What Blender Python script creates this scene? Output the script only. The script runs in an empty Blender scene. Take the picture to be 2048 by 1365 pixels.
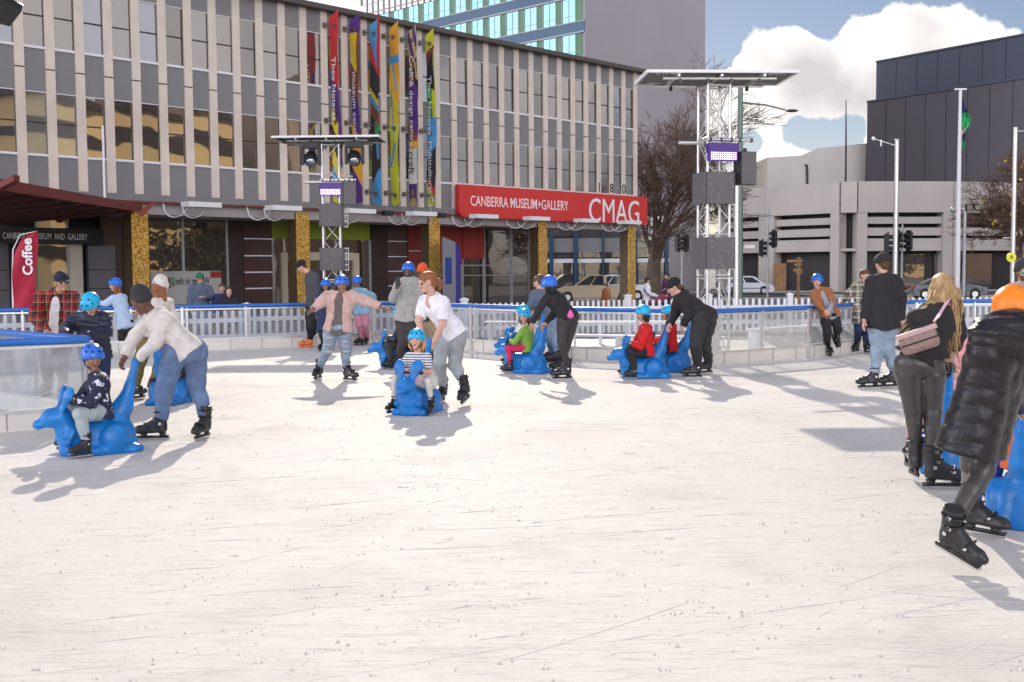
import bpy, math, random
import numpy as np
from mathutils import Vector, Matrix
random.seed(7); R = math.radians
S = bpy.context.scene; COL = S.collection
# ------------------------------------------------------------------ camera
EYE = Vector((0, 0, 1.65)); FPX = 2250.0
cam = bpy.data.cameras.new("camera"); co = bpy.data.objects.new("camera", cam); COL.objects.link(co)
cam.sensor_width = 36; cam.lens = 36 * FPX / 2048; cam.clip_start = .05; cam.clip_end = 6000
CM = Matrix.Rotation(R(90 - 3.6), 3, 'X') @ Matrix.Rotation(R(-0.4), 3, 'Z')
co.matrix_world = Matrix.Translation(EYE) @ CM.to_4x4(); S.camera = co
# ------------------------------------------------------------------ world + sun
SUN_AZ, SUN_EL = -3.9, 28.0            # azimuth from +Y towards +X
SKY_STRENGTH, SUN_STRENGTH = .058, 2.65
S.view_settings.view_transform = 'Standard'; S.view_settings.look = 'None'
S.view_settings.exposure = .75; S.view_settings.gamma = 1
W = bpy.data.worlds.new("World"); S.world = W; W.use_nodes = True
def build_world():
    nt = W.node_tree; N = nt.nodes; L = nt.links; N.clear()
    out = N.new('ShaderNodeOutputWorld'); bg = N.new('ShaderNodeBackground'); L.new(bg.outputs[0], out.inputs[0])
    bg.inputs[1].default_value = SKY_STRENGTH
    sky = N.new('ShaderNodeTexSky'); sky.sky_type = 'NISHITA'; sky.sun_disc = False
    sky.sun_elevation = R(SUN_EL); sky.sun_rotation = R(SUN_AZ); sky.altitude = 500; sky.air_density = 1.0; sky.dust_density = 0.3; sky.ozone_density = 1.0
    tc = N.new('ShaderNodeTexCoord'); sp = N.new('ShaderNodeSeparateXYZ'); L.new(tc.outputs['Generated'], sp.inputs[0])
    def M(op, a, b=None, c=None, cl=False):
        m = N.new('ShaderNodeMath'); m.operation = op; m.use_clamp = cl
        for i, v in enumerate((a, b, c)):
            if v is None: continue
            if isinstance(v, (int, float)): m.inputs[i].default_value = v
            else: L.new(v, m.inputs[i])
        return m.outputs[0]
    y = M('MAXIMUM', sp.outputs[1], .05)
    U = M('DIVIDE', sp.outputs[0], y); V = M('DIVIDE', sp.outputs[2], y)
    cb = N.new('ShaderNodeCombineXYZ'); L.new(U, cb.inputs[0]); L.new(V, cb.inputs[1])
    nz = N.new('ShaderNodeTexNoise'); L.new(cb.outputs[0], nz.inputs['Vector']); nz.inputs['Scale'].default_value = 9; nz.inputs['Detail'].default_value = 9; nz.inputs['Roughness'].default_value = .58
    n2 = N.new('ShaderNodeTexNoise'); L.new(cb.outputs[0], n2.inputs['Vector']); n2.inputs['Scale'].default_value = 26; n2.inputs['Detail'].default_value = 6; n2.inputs['Roughness'].default_value = .6
    blobs = [(1495,175,62),(1560,118,60),(1630,165,85),(1700,120,60),(1765,105,75),(1850,95,70),(1940,105,72),(1990,140,70),
             (1560,220,100),(1480,240,60),(1680,210,110),(1800,180,120),(1420,260,60),(1560,318,75),(1490,335,80),(1620,325,60),(1540,270,70),(1450,170,50),(1440,210,60),(1690,330,45),(1700,250,50),(1890,230,100),
             (560,-20,150),(700,0,130),(400,-90,140),(640,40,110),(720,60,60),(1480,300,40)]
    field = None
    for bx, by, br in blobs:
        d = N.new('ShaderNodeVectorMath'); d.operation = 'DISTANCE'; L.new(cb.outputs[0], d.inputs[0])
        d.inputs[1].default_value = ((bx - 1024) / FPX, (541 - .007 * (bx - 1024) - by) / FPX, 0)
        q = M('DIVIDE', d.outputs['Value'], br / FPX); q = M('MULTIPLY', q, q); e = M('POWER', 2.718, M('MULTIPLY', q, -1.0))
        field = e if field is None else M('ADD', field, e)
    def blob(bx, by, br):
        d = N.new('ShaderNodeVectorMath'); d.operation = 'DISTANCE'; L.new(cb.outputs[0], d.inputs[0]); d.inputs[1].default_value = ((bx - 1024) / FPX, (541 - .007 * (bx - 1024) - by) / FPX, 0)
        q = M('DIVIDE', d.outputs['Value'], br / FPX); return M('POWER', 2.718, M('MULTIPLY', M('MULTIPLY', q, q), -1.0))
    hollow = None; grey = None
    for b in ((1650, 285, 42), (1590, 268, 36), (1710, 262, 34), (1500, 288, 26), (1440, 120, 40), (1640, 60, 34)):
        hollow = blob(*b) if hollow is None else M('ADD', hollow, blob(*b))
    for b in ((1690, 170, 80), (1600, 150, 42), (1770, 205, 80), (1840, 150, 60), (1580, 225, 40)):
        grey = blob(*b) if grey is None else M('ADD', grey, blob(*b))
    inside = M('SUBTRACT', M('MINIMUM', field, 1.3), M('MULTIPLY', hollow, 1.25))
    f = M('ADD', inside, M('MULTIPLY', M('SUBTRACT', nz.outputs[0], .5), 1.9))
    f = M('ADD', f, M('MULTIPLY', M('SUBTRACT', n2.outputs[0], .5), 1.6))
    mr = N.new('ShaderNodeMapRange'); mr.interpolation_type = 'SMOOTHSTEP'; L.new(f, mr.inputs[0]); mr.inputs[1].default_value = .50; mr.inputs[2].default_value = .74
    # broken cloud all round the sky
    n3 = N.new('ShaderNodeTexNoise'); L.new(tc.outputs['Generated'], n3.inputs['Vector']); n3.inputs['Scale'].default_value = 2.6; n3.inputs['Detail'].default_value = 7; n3.inputs['Roughness'].default_value = .55
    mr3 = N.new('ShaderNodeMapRange'); mr3.interpolation_type = 'SMOOTHSTEP'; L.new(n3.outputs[0], mr3.inputs[0]); mr3.inputs[1].default_value = .40; mr3.inputs[2].default_value = .56
    back = M('LESS_THAN', sp.outputs[1], .35)
    m3 = M('MULTIPLY', mr3.outputs[0], back)
    allm = M('MAXIMUM', mr.outputs[0], m3)
    shade = N.new('ShaderNodeMapRange'); n4 = N.new('ShaderNodeTexNoise'); L.new(cb.outputs[0], n4.inputs['Vector']); n4.inputs['Scale'].default_value = 13; n4.inputs['Detail'].default_value = 7; n4.inputs['Distortion'].default_value = .4; L.new(M('ADD', n4.outputs[0], M('ADD', M('MULTIPLY', M('MINIMUM', f, 1.5), .10), M('MULTIPLY', grey, .26))), shade.inputs[0])
    shade.inputs[1].default_value = .62; shade.inputs[2].default_value = 1.0
    cc = N.new('ShaderNodeMix'); cc.data_type = 'RGBA'; L.new(shade.outputs[0], cc.inputs[0])
    cc.inputs[6].default_value = (12.0, 11.6, 11.2, 1); cc.inputs[7].default_value = (7.6, 7.1, 7.2, 1)
    mx = N.new('ShaderNodeMix'); mx.data_type = 'RGBA'; L.new(allm, mx.inputs[0]); tn = N.new('ShaderNodeVectorMath'); tn.operation = 'MULTIPLY'; tn.inputs[1].default_value = (.74, .70, .74); L.new(sky.outputs[0], tn.inputs[0]); L.new(tn.outputs[0], mx.inputs[6]); L.new(cc.outputs[2], mx.inputs[7])
    # added fill: unseen cloud banks behind the camera brightened to lift the shaded facades
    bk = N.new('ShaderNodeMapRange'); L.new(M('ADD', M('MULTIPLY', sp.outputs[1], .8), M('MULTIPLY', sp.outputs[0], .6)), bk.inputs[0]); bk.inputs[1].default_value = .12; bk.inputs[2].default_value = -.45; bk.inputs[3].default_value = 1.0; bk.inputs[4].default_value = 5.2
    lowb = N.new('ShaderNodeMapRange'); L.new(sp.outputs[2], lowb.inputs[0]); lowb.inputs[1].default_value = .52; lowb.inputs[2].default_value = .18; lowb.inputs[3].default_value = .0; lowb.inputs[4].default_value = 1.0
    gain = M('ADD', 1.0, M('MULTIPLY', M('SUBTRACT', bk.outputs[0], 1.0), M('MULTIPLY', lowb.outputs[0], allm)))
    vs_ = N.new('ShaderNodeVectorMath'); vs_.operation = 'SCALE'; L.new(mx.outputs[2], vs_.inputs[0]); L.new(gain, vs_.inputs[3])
    cool = N.new('ShaderNodeVectorMath'); cool.operation = 'MULTIPLY'; L.new(vs_.outputs[0], cool.inputs[0]); cool.inputs[1].default_value = (.93, .94, 1.07)
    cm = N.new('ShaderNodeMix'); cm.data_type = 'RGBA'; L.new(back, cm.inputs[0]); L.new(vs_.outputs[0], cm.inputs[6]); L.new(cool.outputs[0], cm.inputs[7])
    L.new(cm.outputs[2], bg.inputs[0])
build_world()
sl = bpy.data.lights.new("sun", 'SUN'); so = bpy.data.objects.new("sun", sl); COL.objects.link(so)
sl.energy = SUN_STRENGTH; sl.angle = R(.5); sl.color = (1, .89, .74)
sdir = Vector((math.sin(R(SUN_AZ)) * math.cos(R(SUN_EL)), math.cos(R(SUN_AZ)) * math.cos(R(SUN_EL)), math.sin(R(SUN_EL))))
so.rotation_euler = sdir.to_track_quat('Z', 'Y').to_euler(); so.location = (0, 30, 60)
# ------------------------------------------------------------------ measuring helpers (photo pixel -> place)
def ray(x, y):
    v = CM @ Vector(((x - 1024) / FPX, -(y - 682.5) / FPX, -1)); return v / v.y
def WP(x, y, D): return EYE + ray(x, y) * D
def G(x, y, z=0):
    v = ray(x, y); t = (z - EYE.z) / v.z; return EYE + v * t
# ------------------------------------------------------------------ materials
def new_mat(name):
    m = bpy.data.materials.new(name); m.use_nodes = True; b = m.node_tree.nodes['Principled BSDF']; return m, m.node_tree, b
def mat(name, col, rough=.7, metal=0., var=.0, vs=3., bump=0., bs=40., spec=None, emit=None, es=1., sheen=0., dark=None, stretch=None, sss=0):
    m, nt, b = new_mat(name); N = nt.nodes; L = nt.links
    b.inputs['Base Color'].default_value = (*col, 1); b.inputs['Roughness'].default_value = rough; b.inputs['Metallic'].default_value = metal
    if spec is not None: b.inputs['Specular IOR Level'].default_value = spec
    if sheen: b.inputs['Sheen Weight'].default_value = sheen
    if sss: b.inputs['Subsurface Weight'].default_value = sss; b.inputs['Subsurface Radius'].default_value = (.02, .008, .004); b.inputs['Subsurface Scale'].default_value = .5
    if emit: b.inputs['Emission Color'].default_value = (*emit, 1); b.inputs['Emission Strength'].default_value = es
    if var or bump:
        tc = N.new('ShaderNodeTexCoord'); mp = N.new('ShaderNodeMapping'); L.new(tc.outputs['Object'], mp.inputs[0])
        if stretch: mp.inputs['Scale'].default_value = stretch
    if var:
        n = N.new('ShaderNodeTexNoise'); n.inputs['Scale'].default_value = vs; n.inputs['Detail'].default_value = 6; L.new(mp.outputs[0], n.inputs['Vector'])
        r = N.new('ShaderNodeMapRange'); r.inputs[1].default_value = .3; r.inputs[2].default_value = .7; L.new(n.outputs[0], r.inputs[0])
        mx = N.new('ShaderNodeMix'); mx.data_type = 'RGBA'; L.new(r.outputs[0], mx.inputs[0])
        c2 = dark if dark else tuple(c * (1 - var) for c in col)
        mx.inputs[6].default_value = (*c2, 1); mx.inputs[7].default_value = (*[min(1, c * (1 + var * .5)) for c in col], 1); L.new(mx.outputs[2], b.inputs['Base Color'])
    if bump:
        n = N.new('ShaderNodeTexNoise'); n.inputs['Scale'].default_value = bs; n.inputs['Detail'].default_value = 4; L.new(mp.outputs[0], n.inputs['Vector'])
        bp = N.new('ShaderNodeBump'); bp.inputs['Strength'].default_value = bump; bp.inputs['Distance'].default_value = .02; L.new(n.outputs[0], bp.inputs['Height']); L.new(bp.outputs[0], b.inputs['Normal'])
    return m
def fab(name, col, var=.18, vs=14, bump=.65, bs=15, rough=.85, **k): return mat(name, col, rough, var=var, vs=vs, bump=bump, bs=bs, **k)
def plaid(name, base, c1, c2, c3, sc=9.):
    m, nt, b = new_mat(name); N = nt.nodes; L = nt.links; b.inputs['Roughness'].default_value = .9
    tc = N.new('ShaderNodeTexCoord'); sp = N.new('ShaderNodeSeparateXYZ'); L.new(tc.outputs['Object'], sp.inputs[0])
    def M(op, a, bb=None):
        mm = N.new('ShaderNodeMath'); mm.operation = op
        for i, v in enumerate((a, bb)):
            if v is None: continue
            if isinstance(v, (int, float)): mm.inputs[i].default_value = v
            else: L.new(v, mm.inputs[i])
        return mm.outputs[0]
    h = M('ADD', M('MULTIPLY', sp.outputs[0], sc), M('MULTIPLY', sp.outputs[1], sc * .35)); v = M('MULTIPLY', sp.outputs[2], sc)
    def st(c, w, off=0.): return M('LESS_THAN', M('FRACT', M('ADD', c, off)), w)
    a = M('MULTIPLY', M('ADD', st(h, .5), st(v, .5)), .5)
    def mix(f, A, B):
        x = N.new('ShaderNodeMix'); x.data_type = 'RGBA'; L.new(f, x.inputs[0])
        for i, q in ((6, A), (7, B)):
            if isinstance(q, tuple): x.inputs[i].default_value = (*q, 1)
            else: L.new(q, x.inputs[i])
        return x.outputs[2]
    c = mix(a, base, c1); c = mix(M('MAXIMUM', st(h, .12, .2), st(v, .12, .2)), c, c2); c = mix(M('MAXIMUM', st(h, .05, .6), st(v, .05, .6)), c, c3)
    L.new(c, b.inputs['Base Color']); return m
def stripes(name, c1, c2, sc, axis=2, w=.4, rough=.85):
    m, nt, b = new_mat(name); N = nt.nodes; L = nt.links; b.inputs['Roughness'].default_value = rough
    tc = N.new('ShaderNodeTexCoord'); sp = N.new('ShaderNodeSeparateXYZ'); L.new(tc.outputs['Object'], sp.inputs[0])
    a = N.new('ShaderNodeMath'); a.operation = 'MULTIPLY'; a.inputs[1].default_value = sc; L.new(sp.outputs[axis], a.inputs[0])
    f = N.new('ShaderNodeMath'); f.operation = 'FRACT'; L.new(a.outputs[0], f.inputs[0])
    g = N.new('ShaderNodeMath'); g.operation = 'LESS_THAN'; g.inputs[1].default_value = w; L.new(f.outputs[0], g.inputs[0])
    x = N.new('ShaderNodeMix'); x.data_type = 'RGBA'; L.new(g.outputs[0], x.inputs[0]); x.inputs[6].default_value = (*c1, 1); x.inputs[7].default_value = (*c2, 1); L.new(x.outputs[2], b.inputs['Base Color']); return m
def spots(name, c1, c2, sc, th, rough=.85):
    m, nt, b = new_mat(name); N = nt.nodes; L = nt.links; b.inputs['Roughness'].default_value = rough
    tc = N.new('ShaderNodeTexCoord'); n = N.new('ShaderNodeTexNoise'); n.inputs['Scale'].default_value = sc; n.inputs['Detail'].default_value = 3; L.new(tc.outputs['Object'], n.inputs['Vector'])
    g = N.new('ShaderNodeMath'); g.operation = 'GREATER_THAN'; g.inputs[1].default_value = th; L.new(n.outputs[0], g.inputs[0])
    x = N.new('ShaderNodeMix'); x.data_type = 'RGBA'; L.new(g.outputs[0], x.inputs[0]); x.inputs[6].default_value = (*c1, 1); x.inputs[7].default_value = (*c2, 1); L.new(x.outputs[2], b.inputs['Base Color']); return m
def glass_reflective(name, inside, tint, fac, wob=.25, ws=.55):
    m, nt, b = new_mat(name); N = nt.nodes; L = nt.links; out = N['Material Output']
    b.inputs['Base Color'].default_value = (*inside, 1); b.inputs['Roughness'].default_value = .4
    g = N.new('ShaderNodeBsdfGlossy'); g.inputs['Color'].default_value = (*tint, 1); g.inputs['Roughness'].default_value = .015
    tc = N.new('ShaderNodeTexCoord'); n = N.new('ShaderNodeTexNoise'); n.inputs['Scale'].default_value = ws; n.inputs['Detail'].default_value = 2; L.new(tc.outputs['Object'], n.inputs['Vector'])
    bp = N.new('ShaderNodeBump'); bp.inputs['Strength'].default_value = wob; bp.inputs['Distance'].default_value = .06; L.new(n.outputs[0], bp.inputs['Height']); L.new(bp.outputs[0], g.inputs['Normal'])
    x = N.new('ShaderNodeMixShader'); x.inputs[0].default_value = fac; L.new(b.outputs[0], x.inputs[1]); L.new(g.outputs[0], x.inputs[2]); L.new(x.outputs[0], out.inputs[0]); return m
def clear(name, tint, dirt, gl=.12, dcol=(.8, .8, .8), ds=6):
    m, nt, b = new_mat(name); N = nt.nodes; L = nt.links; out = N['Material Output']
    t = N.new('ShaderNodeBsdfTransparent'); t.inputs[0].default_value = (*tint, 1)
    g = N.new('ShaderNodeBsdfGlossy'); g.inputs['Roughness'].default_value = .04
    b.inputs['Base Color'].default_value = (*dcol, 1); b.inputs['Roughness'].default_value = .7
    lw = N.new('ShaderNodeLayerWeight'); lw.inputs[0].default_value = .25
    tc = N.new('ShaderNodeTexCoord'); n = N.new('ShaderNodeTexNoise'); n.inputs['Scale'].default_value = ds; n.inputs['Detail'].default_value = 8; n.inputs['Roughness'].default_value = .7; L.new(tc.outputs['Object'], n.inputs['Vector'])
    r = N.new('ShaderNodeMapRange'); r.inputs[1].default_value = .4; r.inputs[2].default_value = .75; r.inputs[3].default_value = dirt * .35; r.inputs[4].default_value = dirt * 2.2; L.new(n.outputs[0], r.inputs[0])
    a = N.new('ShaderNodeMath'); a.operation = 'ADD'; a.inputs[1].default_value = gl; ml = N.new('ShaderNodeMath'); ml.operation = 'MULTIPLY'; ml.inputs[1].default_value = .5; L.new(lw.outputs[0], ml.inputs[0]); L.new(ml.outputs[0], a.inputs[0])
    x = N.new('ShaderNodeMixShader'); L.new(a.outputs[0], x.inputs[0]); L.new(t.outputs[0], x.inputs[1]); L.new(g.outputs[0], x.inputs[2])
    y = N.new('ShaderNodeMixShader'); L.new(r.outputs[0], y.inputs[0]); L.new(x.outputs[0], y.inputs[1]); L.new(b.outputs[0], y.inputs[2]); L.new(y.outputs[0], out.inputs[0]); return m
# ------------------------------------------------------------------ object helpers
def tag(o, label=None, cat=None, group=None, kind=None):
    if label: o['label'] = label
    if cat: o['category'] = cat
    if group: o['group'] = group
    if kind: o['kind'] = kind
    return o
def empty(name, loc, label, cat, group=None):
    o = bpy.data.objects.new(name, None); o.empty_display_size = .2; COL.objects.link(o); o.location = loc; return tag(o, label, cat, group)
def V3(p): return Vector(p)
class MB:
    def __init__(s): s.v = []; s.f = []; s.m = []; s.sm = []
    def add(s, vs, fs, m=0, smooth=False):
        b = len(s.v); s.v += [tuple(p) for p in vs]
        for f in fs: s.f.append(tuple(b + i for i in f)); s.m.append(m); s.sm.append(smooth)
        return s
    def ob(s, o, ex, ey, ez, m=0):      # oriented box from a corner and three edge vectors
        o, ex, ey, ez = map(V3, (o, ex, ey, ez))
        p = [o, o + ex, o + ex + ey, o + ey, o + ez, o + ex + ez, o + ex + ey + ez, o + ey + ez]
        fs = [(0, 3, 2, 1), (4, 5, 6, 7), (0, 1, 5, 4), (1, 2, 6, 5), (2, 3, 7, 6), (3, 0, 4, 7)]
        if ex.cross(ey).dot(ez) < 0: fs = [f[::-1] for f in fs]
        return s.add(p, fs, m)
    def box(s, c, sx, sy, sz, yaw=0., m=0):
        c = V3(c); a = Vector((math.cos(yaw), math.sin(yaw), 0)); b = Vector((-a.y, a.x, 0)); z = Vector((0, 0, 1))
        return s.ob(c - a * sx / 2 - b * sy / 2 - z * sz / 2, a * sx, b * sy, z * sz, m)
    def tube(s, pts, rs, n=8, m=0, caps=True, smooth=True):
        pts = [V3(p) for p in pts]; rs = rs if isinstance(rs, (list, tuple)) else [rs] * len(pts); vs = []; fs = []; up = None
        for i, p in enumerate(pts):
            d = (pts[min(i + 1, len(pts) - 1)] - pts[max(i - 1, 0)])
            d = d.normalized() if d.length > 1e-9 else Vector((0, 0, 1))
            if up is None: up = Vector((0, 0, 1)) if abs(d.z) < .9 else Vector((1, 0, 0))
            a = d.cross(up); a = a.normalized() if a.length > 1e-6 else Vector((1, 0, 0)); b = d.cross(a).normalized(); up = -b if False else up
            for k in range(n): t = 2 * math.pi * k / n; vs.append(p + (a * math.cos(t) + b * math.sin(t)) * rs[i])
        for i in range(len(pts) - 1):
            for k in range(n): q = (k + 1) % n; fs.append((i * n + k, i * n + q, (i + 1) * n + q, (i + 1) * n + k))
        s.add(vs, fs, m, smooth)
        if caps: s.add(vs[:n], [tuple(range(n))[::-1]], m); s.add(vs[-n:], [tuple(range(n))], m)
        return s
    def ball(s, c, r, m=0, seg=8, rings=6, sc=(1, 1, 1), rot=None, zmin=-1.):
        c = V3(c); vs = []; fs = []
        for i in range(rings + 1):
            ph = math.pi * i / rings
            for k in range(seg):
                t = 2 * math.pi * k / seg; p = Vector((math.sin(ph) * math.cos(t) * sc[0], math.sin(ph) * math.sin(t) * sc[1], max(zmin, math.cos(ph)) * sc[2])) * r
                if rot is not None: p = rot @ p
                vs.append(c + p)
        for i in range(rings):
            for k in range(seg): q = (k + 1) % seg; fs.append((i * seg + k, (i + 1) * seg + k, (i + 1) * seg + q, i * seg + q))
        return s.add(vs, fs, m, True)
    def prism(s, poly, ext, m=0):       # poly: list of 3D points, ext: extrusion vector
        poly = [V3(p) for p in poly]; e = V3(ext); n = len(poly); vs = poly + [p + e for p in poly]
        return s.add(vs, [tuple(range(n))[::-1], tuple(range(n, 2 * n))] + [(i, (i + 1) % n, n + (i + 1) % n, n + i) for i in range(n)], m)
    def build(s, name, mats, parent=None, loc=None):
        if not isinstance(mats, (list, tuple)): mats = [mats]
        o0 = Vector(loc) if loc is not None else (parent_loc(parent) if parent else Vector((0, 0, 0)))
        me = bpy.data.meshes.new(name); me.from_pydata([tuple(V3(p) - o0) for p in s.v], [], s.f)
        for m in mats: me.materials.append(m)
        me.polygons.foreach_set('material_index', s.m); me.polygons.foreach_set('use_smooth', s.sm); me.update()
        o = bpy.data.objects.new(name, me); COL.objects.link(o)
        if parent: o.parent = parent
        else: o.location = o0
        return o
def parent_loc(p):
    v = Vector((0, 0, 0))
    while p is not None: v = v + p.location; p = p.parent
    return v
def text_mesh(body, size, origin, ex, ez, mt, name='lettering', parent=None, depth=.01, align='LEFT', sx=1., bold=0.):
    c = bpy.data.curves.new(name, 'FONT'); c.body = body; c.size = size; c.extrude = depth; c.align_x = align; c.offset = bold; c.resolution_u = 3
    t = bpy.data.objects.new('tmp', c); COL.objects.link(t); dg = bpy.context.evaluated_depsgraph_get(); me = bpy.data.meshes.new_from_object(t.evaluated_get(dg)); bpy.data.objects.remove(t)
    ex = V3(ex).normalized(); ez = V3(ez).normalized(); n = ex.cross(ez).normalized(); o0 = parent_loc(parent) if parent else Vector((0, 0, 0)); og = V3(origin)
    for v in me.vertices: p = v.co.copy(); v.co = og + ex * p.x * sx + ez * p.y + n * p.z - o0
    me.materials.clear(); me.materials.append(mt); o = bpy.data.objects.new(name, me); COL.objects.link(o)
    if parent: o.parent = parent
    return o
def copy_tree(o, parent=None):
    c = o.copy(); COL.objects.link(c); c.parent = parent
    for ch in list(o.children): copy_tree(ch, c)
    return c
# ------------------------------------------------------------------ distance-field surfaces (people, animals)
def surface_nets(Vg, o, h):
    Sg = Vg < 0; nx, ny, nz = Vg.shape
    cnt = np.zeros((nx - 1, ny - 1, nz - 1), np.int8); cs = [(i, j, k) for i in (0, 1) for j in (0, 1) for k in (0, 1)]
    for i, j, k in cs: cnt += Sg[i:nx - 1 + i, j:ny - 1 + j, k:nz - 1 + k]
    act = (cnt > 0) & (cnt < 8); idx = -np.ones(act.shape, np.int64); I = np.argwhere(act); idx[act] = np.arange(len(I))
    acc = np.zeros((len(I), 3)); n = np.zeros(len(I)); i0, j0, k0 = I.T
    for a in cs:
        for ax in range(3):
            if a[ax]: continue
            b = list(a); b[ax] = 1
            va = Vg[i0 + a[0], j0 + a[1], k0 + a[2]]; vb = Vg[i0 + b[0], j0 + b[1], k0 + b[2]]
            m = (va < 0) != (vb < 0); t = np.where(m, va / np.where(m, va - vb, 1), 0)
            p = np.tile(np.array(a, float), (len(I), 1)); p[:, ax] = t; acc[m] += p[m]; n[m] += 1
    P = (I + acc / n[:, None]) * h + o
    F = []
    for ax in range(3):
        sl0 = [slice(None)] * 3; sl1 = [slice(None)] * 3; sl0[ax] = slice(0, -1); sl1[ax] = slice(1, None)
        A = Sg[tuple(sl0)]; B = Sg[tuple(sl1)]; u, v = (ax + 1) % 3, (ax + 2) % 3
        E = np.argwhere(A != B); E = E[(E[:, u] > 0) & (E[:, v] > 0) & (E[:, u] < Vg.shape[u] - 1) & (E[:, v] < Vg.shape[v] - 1)]
        s = A[tuple(E.T)]
        def c(du, dv): q = E.copy(); q[:, u] -= du; q[:, v] -= dv; return idx[tuple(q.T)]
        Q = np.stack([c(1, 1), c(0, 1), c(0, 0), c(1, 0)], 1); Q[~s] = Q[~s][:, ::-1]; F.append(Q)
    return P, np.concatenate(F)
def pr(a, b, ra, rb=None, f=None, q=1., cut=0, neg=0): return (np.array(a, float), np.array(b, float), ra, ra if rb is None else rb, f, q, cut, neg)
def sdf_build(prims, h, k=.02, wr=0., wf=30., puff=None, smooth=1):
    lo = np.min([np.minimum(p[0], p[1]) - max(p[2], p[3]) for p in prims if not p[7]], 0) - 2.5 * h - k
    hi = np.max([np.maximum(p[0], p[1]) + max(p[2], p[3]) for p in prims if not p[7]], 0) + 2.5 * h + k
    n = np.ceil((hi - lo) / h).astype(int) + 1; Vg = np.ones(n, np.float32)
    ax = [lo[i] + h * np.arange(n[i]) for i in range(3)]
    for a, b, ra, rb, f, q, cut, neg in prims:
        r = max(ra, rb) + k + 2.2 * h; p0 = np.minimum(a, b) - r; p1 = np.maximum(a, b) + r
        s0 = np.clip(((p0 - lo) / h).astype(int), 0, n - 1); s1 = np.clip(np.ceil((p1 - lo) / h).astype(int) + 1, 1, n)
        if np.any(s1 <= s0): continue
        sl = tuple(slice(s0[i], s1[i]) for i in range(3))
        X = ax[0][sl[0]][:, None, None]; Y = ax[1][sl[1]][None, :, None]; Z = ax[2][sl[2]][None, None, :]
        d = b - a; L2 = max(1e-9, d @ d); dx, dy, dz = X - a[0], Y - a[1], Z - a[2]
        t = np.clip((dx * d[0] + dy * d[1] + dz * d[2]) / L2, 0, 1)
        ex, ey, ez = dx - t * d[0], dy - t * d[1], dz - t * d[2]
        D2 = ex * ex + ey * ey + ez * ez
        if f is not None: g = ex * f[0] + ey * f[1] + ez * f[2]; D2 = D2 + (q * q - 1) * g * g
        dd = np.sqrt(D2) - (ra + (rb - ra) * t)
        if cut: L = math.sqrt(L2); dd = np.maximum(dd, (dx * d[0] + dy * d[1] + dz * d[2]) / L - L)
        if cut == 2: dd = np.maximum(dd, -(dx * d[0] + dy * d[1] + dz * d[2]) / L)
        cur = Vg[sl]
        if neg: Vg[sl] = np.maximum(cur, -dd)
        else:
            hh = np.clip(.5 + .5 * (cur - dd) / k, 0, 1); Vg[sl] = np.where(cur >= 1, dd, cur * (1 - hh) + dd * hh - k * hh * (1 - hh))
    if wr:
        X = ax[0][:, None, None]; Y = ax[1][None, :, None]; Z = ax[2][None, None, :]
        w1 = np.sin(wf * (Z + .35 * X) + 2.2 * np.sin(9 * X + 5 * Y)); w2 = np.sin(wf * .62 * (X - .5 * Z + .6 * Y) + 1.7 * np.sin(11 * Z))
        Vg = Vg + wr * (w1 * np.sin(7 * X + 9 * Z + 3) + .6 * w2)
    if puff:
        X = ax[0][:, None, None]; Y = ax[1][None, :, None]; Z = ax[2][None, None, :]; Vg = Vg - puff[0] * np.abs(np.sin(math.pi * (Z + .12 * X + .1 * Y) / puff[1])) + puff[0] * .5
    P, F = surface_nets(Vg.astype(np.float64), lo, h)
    for _ in range(smooth):
        acc = np.zeros_like(P); c = np.zeros(len(P))
        for i in range(4): np.add.at(acc, F[:, i], P[F[:, (i + 1) % 4]]); np.add.at(c, F[:, i], 1); 
        P = P * .4 + .6 * acc / np.maximum(c, 1)[:, None]
    return P, F
def np_obj(name, P, F, mats, parent=None, loc=None, extra=None):
    o0 = np.array(loc if loc is not None else parent_loc(parent)); me = bpy.data.meshes.new(name); P = P - o0
    nv = len(P); ev = []; ef = []; em = []
    if extra is not None: ev = np.array([tuple(p) for p in extra.v]).reshape(-1, 3) - o0; ef = extra.f; em = extra.m
    if len(ev):
        V = np.vstack([P, ev]); faces_l = [len(f) for f in ef]; loops = np.concatenate([F.ravel(), np.array([i + nv for f in ef for i in f])]); tot = np.array([4] * len(F) + faces_l)
        mi = [0] * len(F) + em
    else: V = P; loops = F.ravel(); tot = np.full(len(F), 4); mi = None
    me.vertices.add(len(V)); me.vertices.foreach_set('co', V.ravel()); me.loops.add(len(loops)); me.loops.foreach_set('vertex_index', loops.astype(np.int32))
    me.polygons.add(len(tot)); st = np.concatenate([[0], np.cumsum(tot)[:-1]]); me.polygons.foreach_set('loop_start', st.astype(np.int32)); me.polygons.foreach_set('use_smooth', [True] * len(tot))
    for m in (mats if isinstance(mats, (list, tuple)) else [mats]): me.materials.append(m)
    if mi: me.polygons.foreach_set('material_index', mi)
    me.update(calc_edges=True); me.validate()
    o = bpy.data.objects.new(name, me); COL.objects.link(o)
    if parent: o.parent = parent
    else: o.location = Vector(o0)
    return o
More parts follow.
